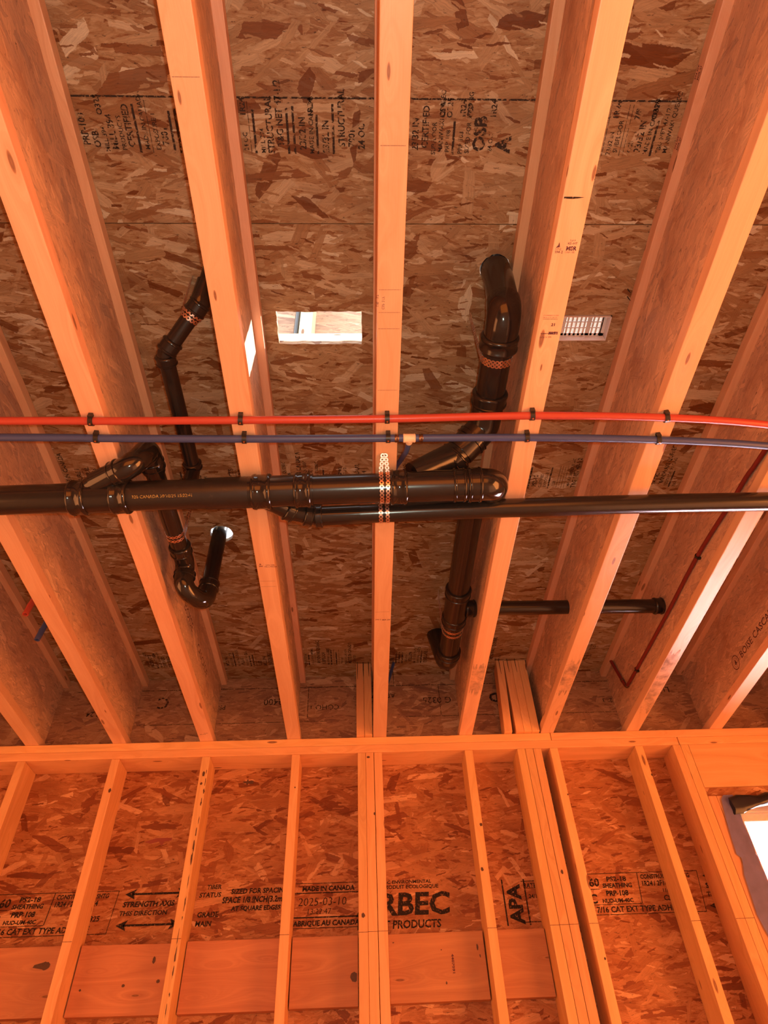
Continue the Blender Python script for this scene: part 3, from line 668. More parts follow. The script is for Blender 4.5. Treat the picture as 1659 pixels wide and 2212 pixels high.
# ================================================================== CLIPS
def make_clip(cx, cy, axis='x', z=ZP, r=RP):
    """talon clip: hook around the tube, flat foot and nail; built at the tube centre"""
    c = empty('tube_clip', (cx, cy, z))
    bm = bmesh.new(); w = 0.0065; t = 0.0028; n = 16; prof = []
    ro, ri = r+t, r+0.0002
    ang = [PI*0.02+(-PI*1.04)*k/n for k in range(n+1)]
    for s in (-w, w):
        prof.append([[(s, ro*math.cos(a), ro*math.sin(a)) for a in ang], [(s, ri*math.cos(a), ri*math.sin(a)) for a in ang]])
    V = [[[bm.verts.new((cx+p[0], cy+p[1], z+p[2])) for p in ring] for ring in side] for side in prof]
    for k in range(n):
        for (P, Q) in ((V[0][0], V[1][0]), (V[1][1], V[0][1]), (V[0][1], V[0][0]), (V[1][0], V[1][1])): bm.faces.new((P[k], P[k+1], Q[k+1], Q[k]))
    for s in (-1, 1): add_box(bm, cx-w, cx+w, cy+s*(r+t*0.5)-0.0032, cy+s*(r+t*0.5)+0.0032, z+0.001, z+r+0.0012, 0.0007)
    add_box(bm, cx-w, cx+w, cy-r-0.0085, cy-r-0.001, z-0.004, z+r+0.0012, 0.0008)
    add_box(bm, cx-w, cx+w, cy+r+0.001, cy+r+0.0045, z-0.002, z+r+0.0012, 0.0008)
    finish('clip_body', bm, M_CLIP, c, 0, (cx, cy, z))
    bm = bmesh.new(); tube(bm, [(cx, cy, z-ro-0.0012), (cx, cy, z-ro+0.0005), (cx, cy, z-ro+0.003)], [0.0026, 0.0028, 0.0015], n=12); finish('nail_head', bm, M_BRASS, c, 0, (cx, cy, z))
    return c
def copy_tree(o, parent=None):
    c = o.copy(); link(c)
    if parent is not None: c.parent = parent
    for ch in o.children: copy_tree(ch, c)
    return c
cp = make_clip(-0.745, 1.117)
spots = [(-0.745, 1.117, 'red', 'above the left glossy elbow', 4), (-0.332, 1.118, 'red', 'left of the rectangular floor hole', 4), (0.079, 1.117, 'red', 'central', 0), (0.491, 1.110, 'red', 'MSR-stamped', -2), (0.882, 1.121, 'red', 'pierced', -8),
         (-0.747, 1.177, 'blue', 'above the left glossy elbow', 6), (-0.33, 1.184, 'blue', 'left of the rectangular floor hole', 3), (0.083, 1.186, 'blue', 'central', 0), (0.489, 1.188, 'blue', 'MSR-stamped', -5), (0.882, 1.201, 'blue', 'pierced', -7)]
where = ['joist beside the drain trap', 'joist with the sunlit streak', 'central joist', 'joist stamped with MSR', 'pierced joist right of the floor vent']
for i, (x, y, colr, _, tw) in enumerate(spots):
    c = cp if i == 0 else copy_tree(cp)
    c.location = (x, y, ZJ+ZP); c.rotation_euler = (0, 0, math.radians(tw))
    tag(c, 'black clip nailing the %s tube to the %s' % (colr, where[i % 5]), 'clip', 'clips on the two long water tubes')
for y, z, lb in ((1.884, 0.136, 'black clip on the maroon tube, higher one near mid-length'), (2.70, 0.157, 'black clip on the maroon tube, lower one near the kinked end')):
    c = copy_tree(cp); c.scale = (0.75, 0.75, 0.75); c.location = (xw-0.0005, y, ZJ+z)
    c.rotation_euler = Matrix(((0, 0, 1), (1, 0, 0), (0, 1, 0))).to_euler()
    tag(c, lb, 'clip', 'clips on the maroon tube')

# ================================================================== PERFORATED STRAPS
def strap_mesh(bm, path, wdir, sp_=0.0125, ro=0.0068, ri=0.0027, th=0.0009):
    path = [Vector(p) for p in path]; wdir = Vector(wdir).normalized(); seglen = [0]
    for i in range(1, len(path)): seglen.append(seglen[-1]+(path[i]-path[i-1]).length)
    tot = seglen[-1]
    def at(s):
        s = max(0, min(tot, s))
        for i in range(1, len(path)):
            if s <= seglen[i]+1e-9:
                f = (s-seglen[i-1])/max(1e-9, seglen[i]-seglen[i-1]); return path[i-1].lerp(path[i], f), (path[i]-path[i-1]).normalized()
        return path[-1], (path[-1]-path[-2]).normalized()
    def pt(s, w, h):
        p, T = at(s); Nn = T.cross(wdir).normalized(); return p + wdir*w + Nn*h
    n = int(tot/sp_); m = 14
    for j in range(n):
        sc = (j+0.5)*sp_
        O = [[bm.verts.new(pt(sc+r*math.cos(2*PI*k/m), r*math.sin(2*PI*k/m), h)) for k in range(m)] for r in (ro, ri) for h in (0, th)]
        for k in range(m):
            q = (k+1) % m
            for A, B in ((O[0], O[2]), (O[1], O[3]), (O[0], O[1]), (O[2], O[3])): bm.faces.new((A[k], A[q], B[q], B[k]))
        if j < n-1:
            a = sc+ro*0.80; b = sc+sp_-ro*0.80
            if b < a: a, b = b, a
            vs = [bm.verts.new(pt(s, w, h)) for h in (0, th) for s, w in ((a-0.001, -0.0036), (b+0.001, -0.0036), (b+0.001, 0.0036), (a-0.001, 0.0036))]
            bm.faces.new(vs[:4]); bm.faces.new(vs[4:])
            for k in range(4): bm.faces.new((vs[k], vs[(k+1) % 4], vs[4+(k+1) % 4], vs[4+k]))
def strap(name, paths, wdir, label, group=None, at=None, n_dir=None):
    t = tag(empty(name, at), label, 'strap', group)
    for p in paths:
        bm = bmesh.new(); strap_mesh(bm, p, wdir); finish('strap_band', bm, M_STRAP, t, 0, tuple(p[0]))
    return t
def sling_yz(x, cy, cz, r, y_a, z_a, y_b, z_b, dx=0.0, a0=200, a1=-20):
    """strap path in a plane x=const: from (y_a,z_a) under the pipe to (y_b,z_b)"""
    P = [(0.073+(x-0.073)*0.35, y_a, z_a)]
    for k in range(25):
        a = math.radians(a0+(360+a1-a0)*k/24 if a1 < 0 else a0+(a1-a0)*k/24); P.append((x+dx*k/24, cy+r*math.cos(a), cz+r*math.sin(a)))
    P.append((x+dx, y_b, z_b)); return P
def wd(x): return (x, ym(x))
rM = R3+0.0022; rS = R2p+0.0018
cyM = ym(0.075); cyS = y2(0.08)
for nm, cy_, cz_, rr, ya, yb, lb, z_off in (('pipe_strap', cyM, -0.057, rM, cyM-0.088, cyM+0.0585, 'doubled perforated metal strap around the thick pipe at the central joist', 0),
                                           ('pipe_strap', cyS, -0.042, rS, cyS-0.046, cyS+0.046, 'doubled perforated metal strap around the thinner pipe at the central joist', 0)):
    a0 = 150 if rr == rM else 175
    p1 = sling_yz(0.0625, cy_, cz_, rr, ya, -0.0016, yb, -0.0016, 0.004 if rr == rM else 0.003, a0, -8)
    p2 = sling_yz(0.0830, cy_, cz_, rr, ya, -0.0016, yb, -0.0016, -0.001 if rr == rM else 0.004, a0, -8)
    t = strap(nm, [p1, p2], (1, 0, 0), lb, 'straps at the central joist', (0.073, cy_, 0))
    if rr == rM:
        for yy in (ya+0.006, ya+0.024):
            bm = bmesh.new(); tube(bm, [(0.073, yy, -0.004), (0.073, yy, -0.0015), (0.073, yy, 0.004)], [0.0045, 0.005, 0.002], n=12); finish('screw_head', bm, M_STEEL, t, 0, (0.073, yy, -0.004))
# straps hanging from the subfloor
def sling_xz(y, cx, cz, r, top=DJ-0.001, tw=0.0, spread=0.0):
    P = [(cx-r-spread, y, top)]
    for k in range(21):
        a = PI+PI*k/20; P.append((cx+r*math.cos(a), y, cz+r*math.sin(a)))
    P.append((cx+r+spread, y, top)); return P
strap('pipe_strap', [sling_xz(1.682, -0.652, 0.108, R2p+0.002), sling_xz(1.702, -0.652, 0.109, R2p+0.002)], (0, 1, 0), 'doubled metal strap around the pipe just above the trap', None, (-0.652, 1.69, 0.07))
strap('pipe_strap', [sling_xz(1.010, 0.402, 0.149, R3+0.002), sling_xz(1.022, 0.402, 0.149, R3+0.002)], (0, 1, 0), 'metal strap around the thick pipe below the large elbow at upper right', None, (0.402, 1.01, 0.1))
strap('pipe_strap', [sling_xz(2.385, 0.400, 0.198, R3+0.002), sling_xz(2.415, 0.400, 0.199, R3+0.002)], (0, 1, 0), 'pair of thin metal straps around the thick pipe below the tee fitting', None, (0.4, 2.4, 0.15))
def sling_dir(c, d, r, top=DJ-0.001):
    c, d = Vector(c), Vector(d).normalized(); s = Vector((d.y, -d.x, 0)).normalized(); u = s.cross(d).normalized()
    if u.z < 0: u = -u
    P = [c - s*r*1.0 + Vector((0.0, -0.02, top-c.z))*1.0]
    for k in range(21):
        a = PI+PI*k/20; P.append(c + s*r*math.cos(a)+u*r*math.sin(a))
    P.append(c + s*r + Vector((-0.01, -0.03, top-c.z))); return P, d
c0, c1_ = Vector(DX[1]), Vector(DX[2]); dv = (c1_-c0).normalized()
Pp, d_ = sling_dir(c0+dv*0.036, dv, R15+0.0065); Pq, _ = sling_dir(c0+dv*0.052, dv, R15+0.0025)
strap('pipe_strap', [Pp, Pq], dv, 'doubled metal strap hanging the thin pipe at upper left', None, tuple(c0+dv*0.04))

# ================================================================== FLOOR VENT (seen from below, right of the stamped joist)
vx0, vx1, vy0, vy1 = VENT
vt = tag(empty('floor_vent', ((vx0+vx1)/2, (vy0+vy1)/2, DJ)), 'white plastic floor vent with louvre slots, sunk in the subfloor right of the stamped joist', 'vent')
bm = bmesh.new(); zt = DJ+0.024; zb = DJ-0.006
x0, x1, y0, y1 = vx0+.014, vx1-.014, vy0+.010, vy1-.010; w_ = 0.0022
add_box(bm, x0, x1, y0, y0+w_, zb, zt); add_box(bm, x0, x1, y1-w_, y1, zb, zt); add_box(bm, x0, x0+w_, y0, y1, zb, zt); add_box(bm, x1-w_, x1, y0, y1, zb, zt)
finish('vent_box', bm, M_VENT, vt, 0, ((x0+x1)/2, (y0+y1)/2, zb))
bm = bmesh.new()
add_box(bm, vx0-0.01, vx1+0.01, vy0-0.008, y0+0.012, zt-0.001, zt+0.003); add_box(bm, vx0-0.01, vx1+0.01, y1-0.012, vy1+0.008, zt-0.001, zt+0.003)
add_box(bm, vx0-0.01, x0+0.012, vy0-0.008, vy1+0.008, zt-0.001, zt+0.003); add_box(bm, x1-0.016, vx1+0.01, vy0-0.008, vy1+0.008, zt-0.001, zt+0.003)
nsl = 15; xa, xb = x0+0.012, x1-0.016
for k in range(nsl+1):
    xc = xa+(xb-xa)*k/nsl; wdt = 0.0036 if k % 6 else 0.0062
    add_box(bm, xc-wdt, xc+wdt, y0+0.004, y1-0.004, zt-0.001, zt+0.0025)
for k in range(1, 3):
    yc = y0+0.012+(y1-y0-0.024)*k/3; add_box(bm, xa, xb, yc-0.0016, yc+0.0016, zt-0.003, zt+0.002)
for k in range(nsl):
    xc = xa+(xb-xa)*(k+0.5)/nsl; add_box(bm, xc-0.0006, xc+0.0006, y0+0.012, y1-0.012, zt-0.002, zt+0.002)
finish('louvre_grille', bm, M_VENT, vt, 0, ((x0+x1)/2, (y0+y1)/2, zt))

# ================================================================== UPSTAIRS seen through the holes
YU = 1.140
box('bottom_plate', -1.3, 1.8, YU, YU+0.14, DJ+0.0195, DJ+0.1100, M_UPL, bev=0.002, label='pale wall plate seen through the rectangular hole in the floor', cat='wall plate')
box('upstairs_stud', -0.203, -0.165, YU+0.001, YU+0.14, DJ+0.1105, DJ+1.9, M_UPL, ax=2, bev=0.002, label='pale stud seen through the rectangular hole in the floor', cat='stud')
pipe('upstairs_dark_strip', [(-0.222, YU+0.07, DJ+0.115), (-0.222, YU+0.07, DJ+0.6), (-0.222, YU+0.07, DJ+1.5)], 0.012, M_ABS); o = bpy.data.objects['upstairs_dark_strip']; o.location.z += ZJ-ZJ  # black tube put in for the dark stripe beside the stud
tag(o, 'dark upright strip beside the pale stud seen through the rectangular hole', 'pipe')
o = box('wall_upstairs', -1.3, 1.8, YU+0.141, YU+0.152, DJ+0.0195, DJ+1.9, M_UP, bev=0, kind='structure')

# ================================================================== WINDOW
YF = WY+0.095
win = tag(empty('window_1', ((WX0+WX1)/2, YF, WZ0)), kind='structure')
def frame(nm, x0, x1, z0, z1, y0, y1, t, mat):
    bm = bmesh.new(); add_box(bm, x0, x0+t, y0, y1, z0, z1, 0.002); add_box(bm, x1-t, x1, y0, y1, z0, z1, 0.002)
    add_box(bm, x0+t, x1-t, y0, y1, z1-t, z1, 0.002); add_box(bm, x0+t, x1-t, y0, y1, z0, z0+t, 0.002); return finish(nm, bm, mat, win, 0, ((x0+x1)/2, y0, z0))
frame('window_frame', WX0+0.008, WX1-0.008, WZ0+0.008, WZ1-0.010, YF, YF+0.07, 0.030, M_VINYL)
frame('window_sash', WX0+0.038, WX1-0.038, WZ0+0.038, WZ1-0.040, YF+0.015, YF+0.055, 0.036, M_VINYL)
bm = bmesh.new(); add_box(bm, WX0+0.07, WX1-0.07, YF+0.03, YF+0.034, WZ0+0.07, WZ1-0.07); finish('glass_pane', bm, M_GLASS, win, 0, (2.2, YF+0.03, WZ0))
# purple membrane folded over the jack studs
bm = bmesh.new()
zs = [-0.325, -0.345, -0.40, -0.45, -0.52, -0.575, -0.59, -0.62, -0.655, -0.70, -0.746, -0.80, -0.85, -0.90, -0.96, -1.05, -1.15, -1.3]
le = [1.622, 1.606, 1.598, 1.590, 1.583, 1.579, 1.594, 1.588, 1.577, 1.574, 1.571, 1.567, 1.574, 1.584, 1.580, 1.577, 1.575, 1.580]
rows = []
for i, (z, l) in enumerate(zip(zs, le)):
    row = []
    for k in range(9):
        f = k/8; x = l+(1.664-l)*f; y = WY-0.004-0.007*abs(math.sin(i*1.7+k*1.3))*(0.4+f*0.6)
        row.append(bm.verts.new((x, y, z)))
    row.append(bm.verts.new((1.6665, WY+0.02, z))); row.append(bm.verts.new((1.6665, WY+0.092, z))); rows.append(row)
for i in range(len(rows)-1):
    for k in range(len(rows[0])-1): bm.faces.new((rows[i][k], rows[i][k+1], rows[i+1][k+1], rows[i+1][k]))
r = bmesh.ops.solidify(bm, geom=bm.faces[:], thickness=0.0012)
mb = finish('window_membrane', bm, M_MEMB, None, 2, (1.6, WY, -0.8), smooth=True, angle=80); tag(mb, 'crumpled purple waterproof membrane stapled over the stud beside the window', 'membrane')
# black crumpled flap at the window head
bm = bmesh.new(); n = 22; P = []
for i in range(15):
    f = i/14; x = 1.638+0.60*f; zc = -0.362+0.022*f+0.006*math.sin(i*1.9); ww = 0.030+0.008*math.sin(i*1.3+0.5)
    ring = []
    for k in range(n):
        a = 2*PI*k/n; rr = 1+0.16*math.sin(3*a+i*0.9)+0.08*math.sin(7*a+i*2.1)
        ring.append(bm.verts.new((x+0.006*math.sin(a*2+i), WY-0.012+0.016*rr*math.cos(a), zc+ww*rr*math.sin(a)-(0.012 if i < 2 else 0))))
    P.append(ring)
for i in range(len(P)-1):
    for k in range(n): bm.faces.new((P[i][k], P[i][(k+1) % n], P[i+1][(k+1) % n], P[i+1][k]))
bm.faces.new(P[0][::-1]); bm.faces.new(P[-1])
tag(finish('flashing_flap', bm, M_BLACKF, None, 0, (1.65, WY, -0.37), smooth=True, angle=50), 'black crumpled flashing flap hanging over the top of the window', 'flashing')

# added orange sheets behind the fill lamps; the walls are closed there
box('added_sheet', 3.575, 3.59, -1.1, 1.7, FLOOR+0.1, -0.2, M_SHEET, bev=0, label='added orange sheet on the right wall behind the fill lamp', cat='added sheet')
box('added_sheet', -2.2, 1.4, -2.49, -2.475, FLOOR+0.1, -0.2, M_SHEET, bev=0, label='added orange sheet on the back wall behind the fill lamp', cat='added sheet')

# ================================================================== PRINTED MARKS
# subfloor: lettering runs toward the camera, one line after the other to the right
def ceil_map(x0, y0): return lambda u, v: (x0-v, y0-u, DJ-0.0006)
WORDS = ['CERTIFIED', 'MANIWAKI QUEBEC', 'OSB', '24 OC', 'STRUCTURAL', 'SIZED FOR SPACING', 'PS2-18', 'PRODUCTS', '23/32 IN', 'MADE IN CANADA', 'SUBFLOOR', 'PRP-108', 'EXPOSURE 1', 'T&G NET 47-1/2', '7001', 'MILL 394']
rw = random.Random(3)
def band(y_top, panel, xr, big):
    items = []
    items.append(('r', -0.118, -0.116, -xr[1], -xr[0]))       # placeholder thin edge kept inside the band
    return items
def ceiling_band(y_lo, y_hi, x0, x1, panel, dens=1.0, bigs=()):
    """columns of text between x0 and x1 filling y_lo..y_hi"""
    mp_ = ceil_map(0.0, y_hi); H = y_hi-y_lo; items = []; x = x0
    bl_ = dict(bigs)
    while x < x1:
        kind = rw.random()
        bigk = [b for b in bl_ if x <= b < x+0.03]
        if bigk:
            txt, sz = bl_[bigk[0]]; items.append(('t', txt, rw.uniform(0.005, 0.02), -x-sz*0.75, sz, 0.03)); x += sz*0.95; continue
        if kind < 0.16: items.append(('r', 0.0, H*rw.uniform(0.7, 1.0), -x-0.006, -x)); x += 0.016
        elif kind < 0.30: items.append(('r', 0.0, H, -x-0.0015, -x)); x += 0.010
        elif kind < 0.55: items.append(('t', rw.choice(WORDS), rw.uniform(0, 0.02), -x-0.017, 0.024, 0.02, 0.9)); x += 0.026
        else:
            items.append(('t', rw.choice(WORDS), rw.uniform(0, 0.01), -x-0.012, 0.0165, 0.012, 0.95)); x += 0.0185
            if rw.random() < 0.5: items.append(('t', rw.choice(['A', '7/8', 'CSA', 'O325', '1R24']), H*0.72, -x+0.005, 0.02, 0.02))
    items.append(('r', -0.001, 0.0, 0, 0.001))
    mark('printed_lettering', items, mp_, M_INKW, panel)
Y0 = 0.428
for (a, b, bigs) in ((-0.72, -0.37, ()), (-0.295, 0.02, ()), (0.12, 0.42, ((0.325, ('OSB', 0.045)), (0.39, ('A', 0.055)))), (0.53, 0.83, ((0.60, ('A', 0.04)),)), (-1.15, -0.80, ())):
    ceiling_band(Y0, Y0+0.122, a, b, panels[2], bigs=bigs)
mark('printed_line', [('r', -1.2, 1.25, -0.0022, 0.0022)], lambda u, v: (u, Y0-0.008+v, DJ-0.0006), M_INKW, panels[2])
for (a, b) in ((-0.72, -0.58), (-0.50, -0.37), (-0.295, 0.04), (0.53, 0.85), (0.93, 1.25), (-1.15, -0.80), (0.12, 0.30)):
    ceiling_band(Y0+1.2192, Y0+1.2192+0.115, a, b, panels[3])
for (a, b, bg_) in ((-0.70, -0.37, ()), (-0.295, -0.04, ()), (0.12, 0.34, ()), (0.53, 0.72, ((0.56, ('/25', 0.035)),)), (0.93, 1.2, ()), (1.35, 1.66, ()), (-1.1, -0.80, ())):
    ceiling_band(Y0+2.4384-0.02, Y0+2.4384+0.115, a, b, panels[4], bigs=bg_)

# rim board: lettering upside down
rimm = lambda x0, z0: (lambda u, v: (x0-u, WY+0.1013, z0-v))
its = []
xx = 0.0
for t_, s_, dy in (('LUNA', 0.05, 0.0), ('1322 3', 0.03, 0.06), ('CERTI', 0.035, 0.02), ('18', 0.045, 0.09), ('G 0325', 0.05, 0.03), ('APA 47', 0.04, 0.0), ('COHO 1', 0.04, 0.06), ('2400', 0.05, 0.02), ('PRP-133', 0.035, 0.05), ('C', 0.09, 0.0), ('RIM 24', 0.04, 0.07)):
    its.append(('t', t_, xx, dy, s_, 0.005)); xx += 0.29
its += [('r', 0.0, 3.1, -0.045, -0.0415), ('r', 0.2, 1.4, 0.135, 0.1375), ('r', 1.8, 2.9, 0.15, 0.1525), ('r', 0.75, 0.753, -0.04, 0.13), ('r', 1.22, 1.223, -0.04, 0.13), ('r', 1.9, 1.903, -0.04, 0.13)]
mark('printed_lettering', its, rimm(1.62, 0.295), M_INKW, rim)
mark('printed_lettering', [('t', 'D', 0.0, 0.0, 0.07, 0.03), ('t', 'AMERICAS', -0.05, 0.065, 0.015, 0.02)], rimm(0.71, 0.28), M_INK, rim)

# wall sheathing stamps
def wm(x0, z0, tilt=0.10): return lambda u, v: (x0+u+tilt*v, YS-0.0008, z0+v)
def spec_panel(x0, z0, s=1.0):
    T = []
    T += [('r', 0, 0.50, 0.158, 0.1605), ('r', 0, 0.50, 0.0, 0.0025), ('r', 0.4975, 0.50, 0.0, 0.16), ('r', 0.232, 0.235, 0.04, 0.16), ('r', -0.0, 0.232, 0.038, 0.0405)]
    T += [('t', '660', -0.005, 0.110, 0.045, 0.02), ('r', 0.0, 0.06, 0.098, 0.1005), ('t', 'C', 0.01, 0.045, 0.05, 0.02)]
    T += [('t', 'PS2-18', 0.095, 0.128, 0.026, 0.025, 1.2), ('t', 'SHEATHING', 0.075, 0.103, 0.024, 0.03, 0.98), ('t', 'PRP-108', 0.085, 0.072, 0.028, 0.03), ('t', 'HUD-UM-40C', 0.065, 0.046, 0.021, 0.03, 1.05)]
    T += [('t', '7/16 CAT EXT TYPE ADHESIVE', 0.035, 0.010, 0.030, 0.022, 0.97), ('t', 'CONSTRUCTION SHTG', 0.245, 0.134, 0.024, 0.025, 0.85), ('t', '1R24 / 2F16 / W24', 0.245, 0.106, 0.027, 0.025, 0.86), ('t', '11mm', 0.33, 0.08, 0.02, 0.02), ('t', 'CSA O325', 0.33, 0.048, 0.028, 0.02, 1.0)]
    return mark('printed_lettering', T, wm(x0, z0), M_INK, wall)
spec_panel(-1.555, -0.755); spec_panel(0.935, -0.748)
def arrow(u0, u1, v, t=0.006, h=0.018):
    return [('r', u0+0.03, u1-0.03, v-t/2, v+t/2), ('p', [(u0, v), (u0+0.045, v-h), (u0+0.035, v), (u0+0.045, v+h)]), ('p', [(u1, v), (u1-0.045, v+h), (u1-0.035, v), (u1-0.045, v-h)])]
for x0 in (-1.025, 1.455):
    mark('printed_arrows', arrow(0, 0.262, 0.128, 0.008, 0.02)+arrow(0, 0.262, 0.012, 0.008, 0.02)+[('t', 'STRENGTH AXIS', 0.004, 0.080, 0.028, 0.028, 1.03), ('t', 'THIS DIRECTION', 0.0, 0.048, 0.024, 0.022, 1.08)], wm(x0, -0.738), M_INK, wall)
mark('printed_lettering', [('t', 'TIBER', 0.015, 0.125, 0.024, 0.02), ('t', 'STATUS', -0.01, 0.094, 0.026, 0.02), ('t', 'GRADE', 0.0, 0.02, 0.027, 0.025), ('t', 'MAIN', 0.0, -0.013, 0.027, 0.02)], wm(-0.70, -0.725), M_INK, wall)
mark('printed_lettering', [('t', 'SIZED FOR SPACING', 0.03, 0.064, 0.027, 0.028, 0.98), ('t', 'SPACE 1/8 INCH(3.2mm)', 0.0, 0.030, 0.031, 0.028, 0.86), ('t', 'AT SQUARE EDGES', 0.045, 0.0, 0.024, 0.03, 1.0)], wm(-0.605, -0.685), M_INK, wall)
mark('printed_lettering', [('r', 0, 0.30, 0.150, 0.1525), ('r', 0, 0.30, -0.018, -0.0155), ('r', 0, 0.30, 0.112, 0.116), ('r', 0, 0.30, 0.020, 0.025), ('t', 'MADE IN CANADA', 0.03, 0.122, 0.026, 0.03, 1.0), ('t', '2025-03-10', 0.02, 0.066, 0.044, -0.004, 1.0), ('t', '13:22:47', 0.06, 0.034, 0.030, -0.002), ('t', 'FABRIQUE AU CANADA', 0.0, -0.008, 0.027, 0.028, 0.98)], wm(-0.310, -0.742), M_INK, wall)
mark('printed_lettering', [('t', 'ARBEC', -0.118, 0.042, 0.116, 0.022, 1.10), ('t', 'FOREST PRODUCTS', -0.115, -0.008, 0.042, 0.018, 0.93), ('t', 'ARBEC ENVIRONMENTAL', -0.05, 0.160, 0.018, 0.02, 1.15), ('t', 'PRODUIT ECOLOGIQUE', -0.02, 0.140, 0.020, 0.02, 1.1)], wm(0.080, -0.762), M_INK, wall)
# big rotated letters with a bar
rotm = lambda x0, z0: (lambda u, v: (x0-v, YS-0.0008, z0+u))
mark('printed_lettering', [('t', 'APA', 0.008, -0.040, 0.078, 0.03, 1.0), ('r', 0.0, 0.175, -0.066, -0.060), ('r', 0.0, 0.175, 0.028, 0.034)], rotm(0.620, -0.775), M_INK, wall)
mark('printed_lettering', [('r', 0, 0.09, 0.155, 0.158), ('r', 0, 0.09, 0.0, 0.003), ('t', 'RATED', 0.01, 0.13, 0.026, 0.02, 0.9), ('t', '24/16', 0.03, 0.09, 0.022, 0.02)], wm(0.655, -0.765), M_INK, wall)

# joist flange stamps (read with the top of the letters toward the camera)
def fm(k, xo, yo): return lambda u, v: (XJ[k]+xo+u, yo-v, -0.0006)
def flange_parent(k): return [c for c in joists[k].children if c.name.startswith('bottom_flange')][0]
fp6 = flange_parent(6)
mark('printed_stamp', [('t', 'MSR', 0.029, 0.0, 0.0135, 0.03), ('t', 'S-P-F', 0.035, 0.021, 0.0065, 0.01), ('t', 'KD-HT', 0.031, 0.014, 0.0075, 0.01), ('t', '2100f 1.8E', 0.027, -0.0065, 0.0058, 0.0), ('t', '394-2', 0.003, -0.007, 0.0088, 0.01), ('p', [(0.004, 0.006), (0.014, 0.008), (0.011, 0.020), (0.009, 0.012)]), ('t', 'CFQ', 0.004, 0.001, 0.007, 0.0)], fm(6, 0.002, 0.642), M_INKD, fp6)
mark('printed_stamp', [('t', '21', 0.030, 0.0, 0.011, 0.03, 1.1), ('t', 'ENGINEERED WOOD', 0.006, 0.028, 0.0045, 0.0, 0.9), ('t', 'PRODUCTS GROUP', 0.006, 0.022, 0.0045, 0.0, 0.9), ('r', 0.006, 0.044, 0.0185, 0.0195), ('r', 0.008, 0.030, -0.0225, -0.0205), ('r', 0.028, 0.052, -0.024, -0.016), ('t', '2x3x16 SPF', 0.006, -0.034, 0.0068, 0.0)], fm(6, 0.003, 0.838), M_INKD, fp6)
M_SMUDGE = ink_mat('grey_mildew_smudge', (0.20, 0.15, 0.17), worn=0.55, alpha=0.5, scale=16, soft=0.16)
def smudge(k, y0, y1):
    n = 14; P = []
    for i in range(n): P.append((XJ[k]+0.0025+0.058*i/n, y0+rw.uniform(-0.03, 0.03)))
    for i in range(n): P.append((XJ[k]+0.0605-0.058*i/n, y1+rw.uniform(-0.04, 0.04)))
    mark('mildew_smudge', [('p', P)], lambda u, v: (u, v, -0.0004), M_SMUDGE, flange_parent(k))
smudge(8, 2.33, 2.80); smudge(7, 2.38, 2.62); smudge(6, 2.40, 2.62)
# scorched saw mark
mark('saw_mark', [('p', [(0.0, -0.0018), (0.02, -0.0026), (0.034, -0.0012), (0.046, 0.001), (0.034, 0.0018), (0.018, 0.0022), (0.0, 0.0020)])], fm(6, 0.003, 0.523), M_INK, fp6)
mark('printed_stamp', [('t', 'S-P-F KD', 0.024, 0.008, 0.0085, 0.01), ('t', 'No.2 NLGA', 0.020, 0.0, 0.0085, 0.01), ('t', '394', 0.0, 0.002, 0.0095, 0.02), ('p', [(0.002, 0.013), (0.010, 0.013), (0.006, 0.020)])], fm(4, 0.008, 1.755), M_INKD, flange_parent(4))
mark('printed_stamp', [('t', '394-2', 0.0, 0.0, 0.0095, 0.01), ('t', 'MSR SPF', 0.026, -0.002, 0.009, 0.02)], fm(5, 0.004, 2.07), M_INKD, flange_parent(5))
mark('printed_stamp', [('t', 'KD-HT', 0.002, 0.0, 0.009, 0.01), ('t', '394 MSR', 0.020, 0.012, 0.006, 0.01)], fm(3, 0.01, 2.93), M_INKD, flange_parent(3))
mark('printed_stamp', [('t', 'CSP 277', -0.002, 0.0, 0.010, 0.0), ('t', 'LIB   57', 0.006, -0.016, 0.010, 0.0)], lambda u, v: (XJ[5]+0.012+v*0.9, 0.790-u, -0.0006), M_INKD, flange_parent(5))
for k, ys in ((5, (0.42, 0.74, 0.80, 0.845, 1.03, 2.02)), (4, (0.30, 1.12, 1.83, 1.86))):
    for yy in ys: mark('pencil_line', [('r', 0.004, 0.058, 0, 0.0008)], fm(k, 0, yy), M_INKD, flange_parent(k))
# logo and lettering on the web of the lower right joist
def webm(k, y0, z0): return lambda u, v: (XJ[k]+0.0262, y0-u, z0+v)
w9 = [c for c in joists[9].children if c.name.startswith('web')][0]
mark('printed_logo', [('t', 'BOISE CASCADE', 0.055, -0.015, 0.044, 0.006, 1.15), ('o', 0.0, 0.0, 0.029, 0.033), ('o', 0.0, 0.0, 0.020, 0.0215), ('p', [(-0.012, -0.008), (0.012, -0.008), (0.0, 0.016)]), ('p', [(-0.002, -0.016), (0.002, -0.016), (0.002, -0.008), (-0.002, -0.008)])], webm(9, 2.60, 0.118), M_INKD, w9)
w3 = [c for c in joists[3].children if c.name.startswith('web')][0]
mark('printed_logo', [('t', 'BOISE', 0.0, 0.0, 0.055, -0.004, 1.3), ('t', 'CASCADE', 0.30, 0.0, 0.05, -0.004, 1.1)], lambda u, v: (XJ[3]+0.0373, 2.22+u, 0.20+v), M_INKD, w3)
def topf(k): return [c for c in joists[k].children if c.name.startswith('top_flange')][0]
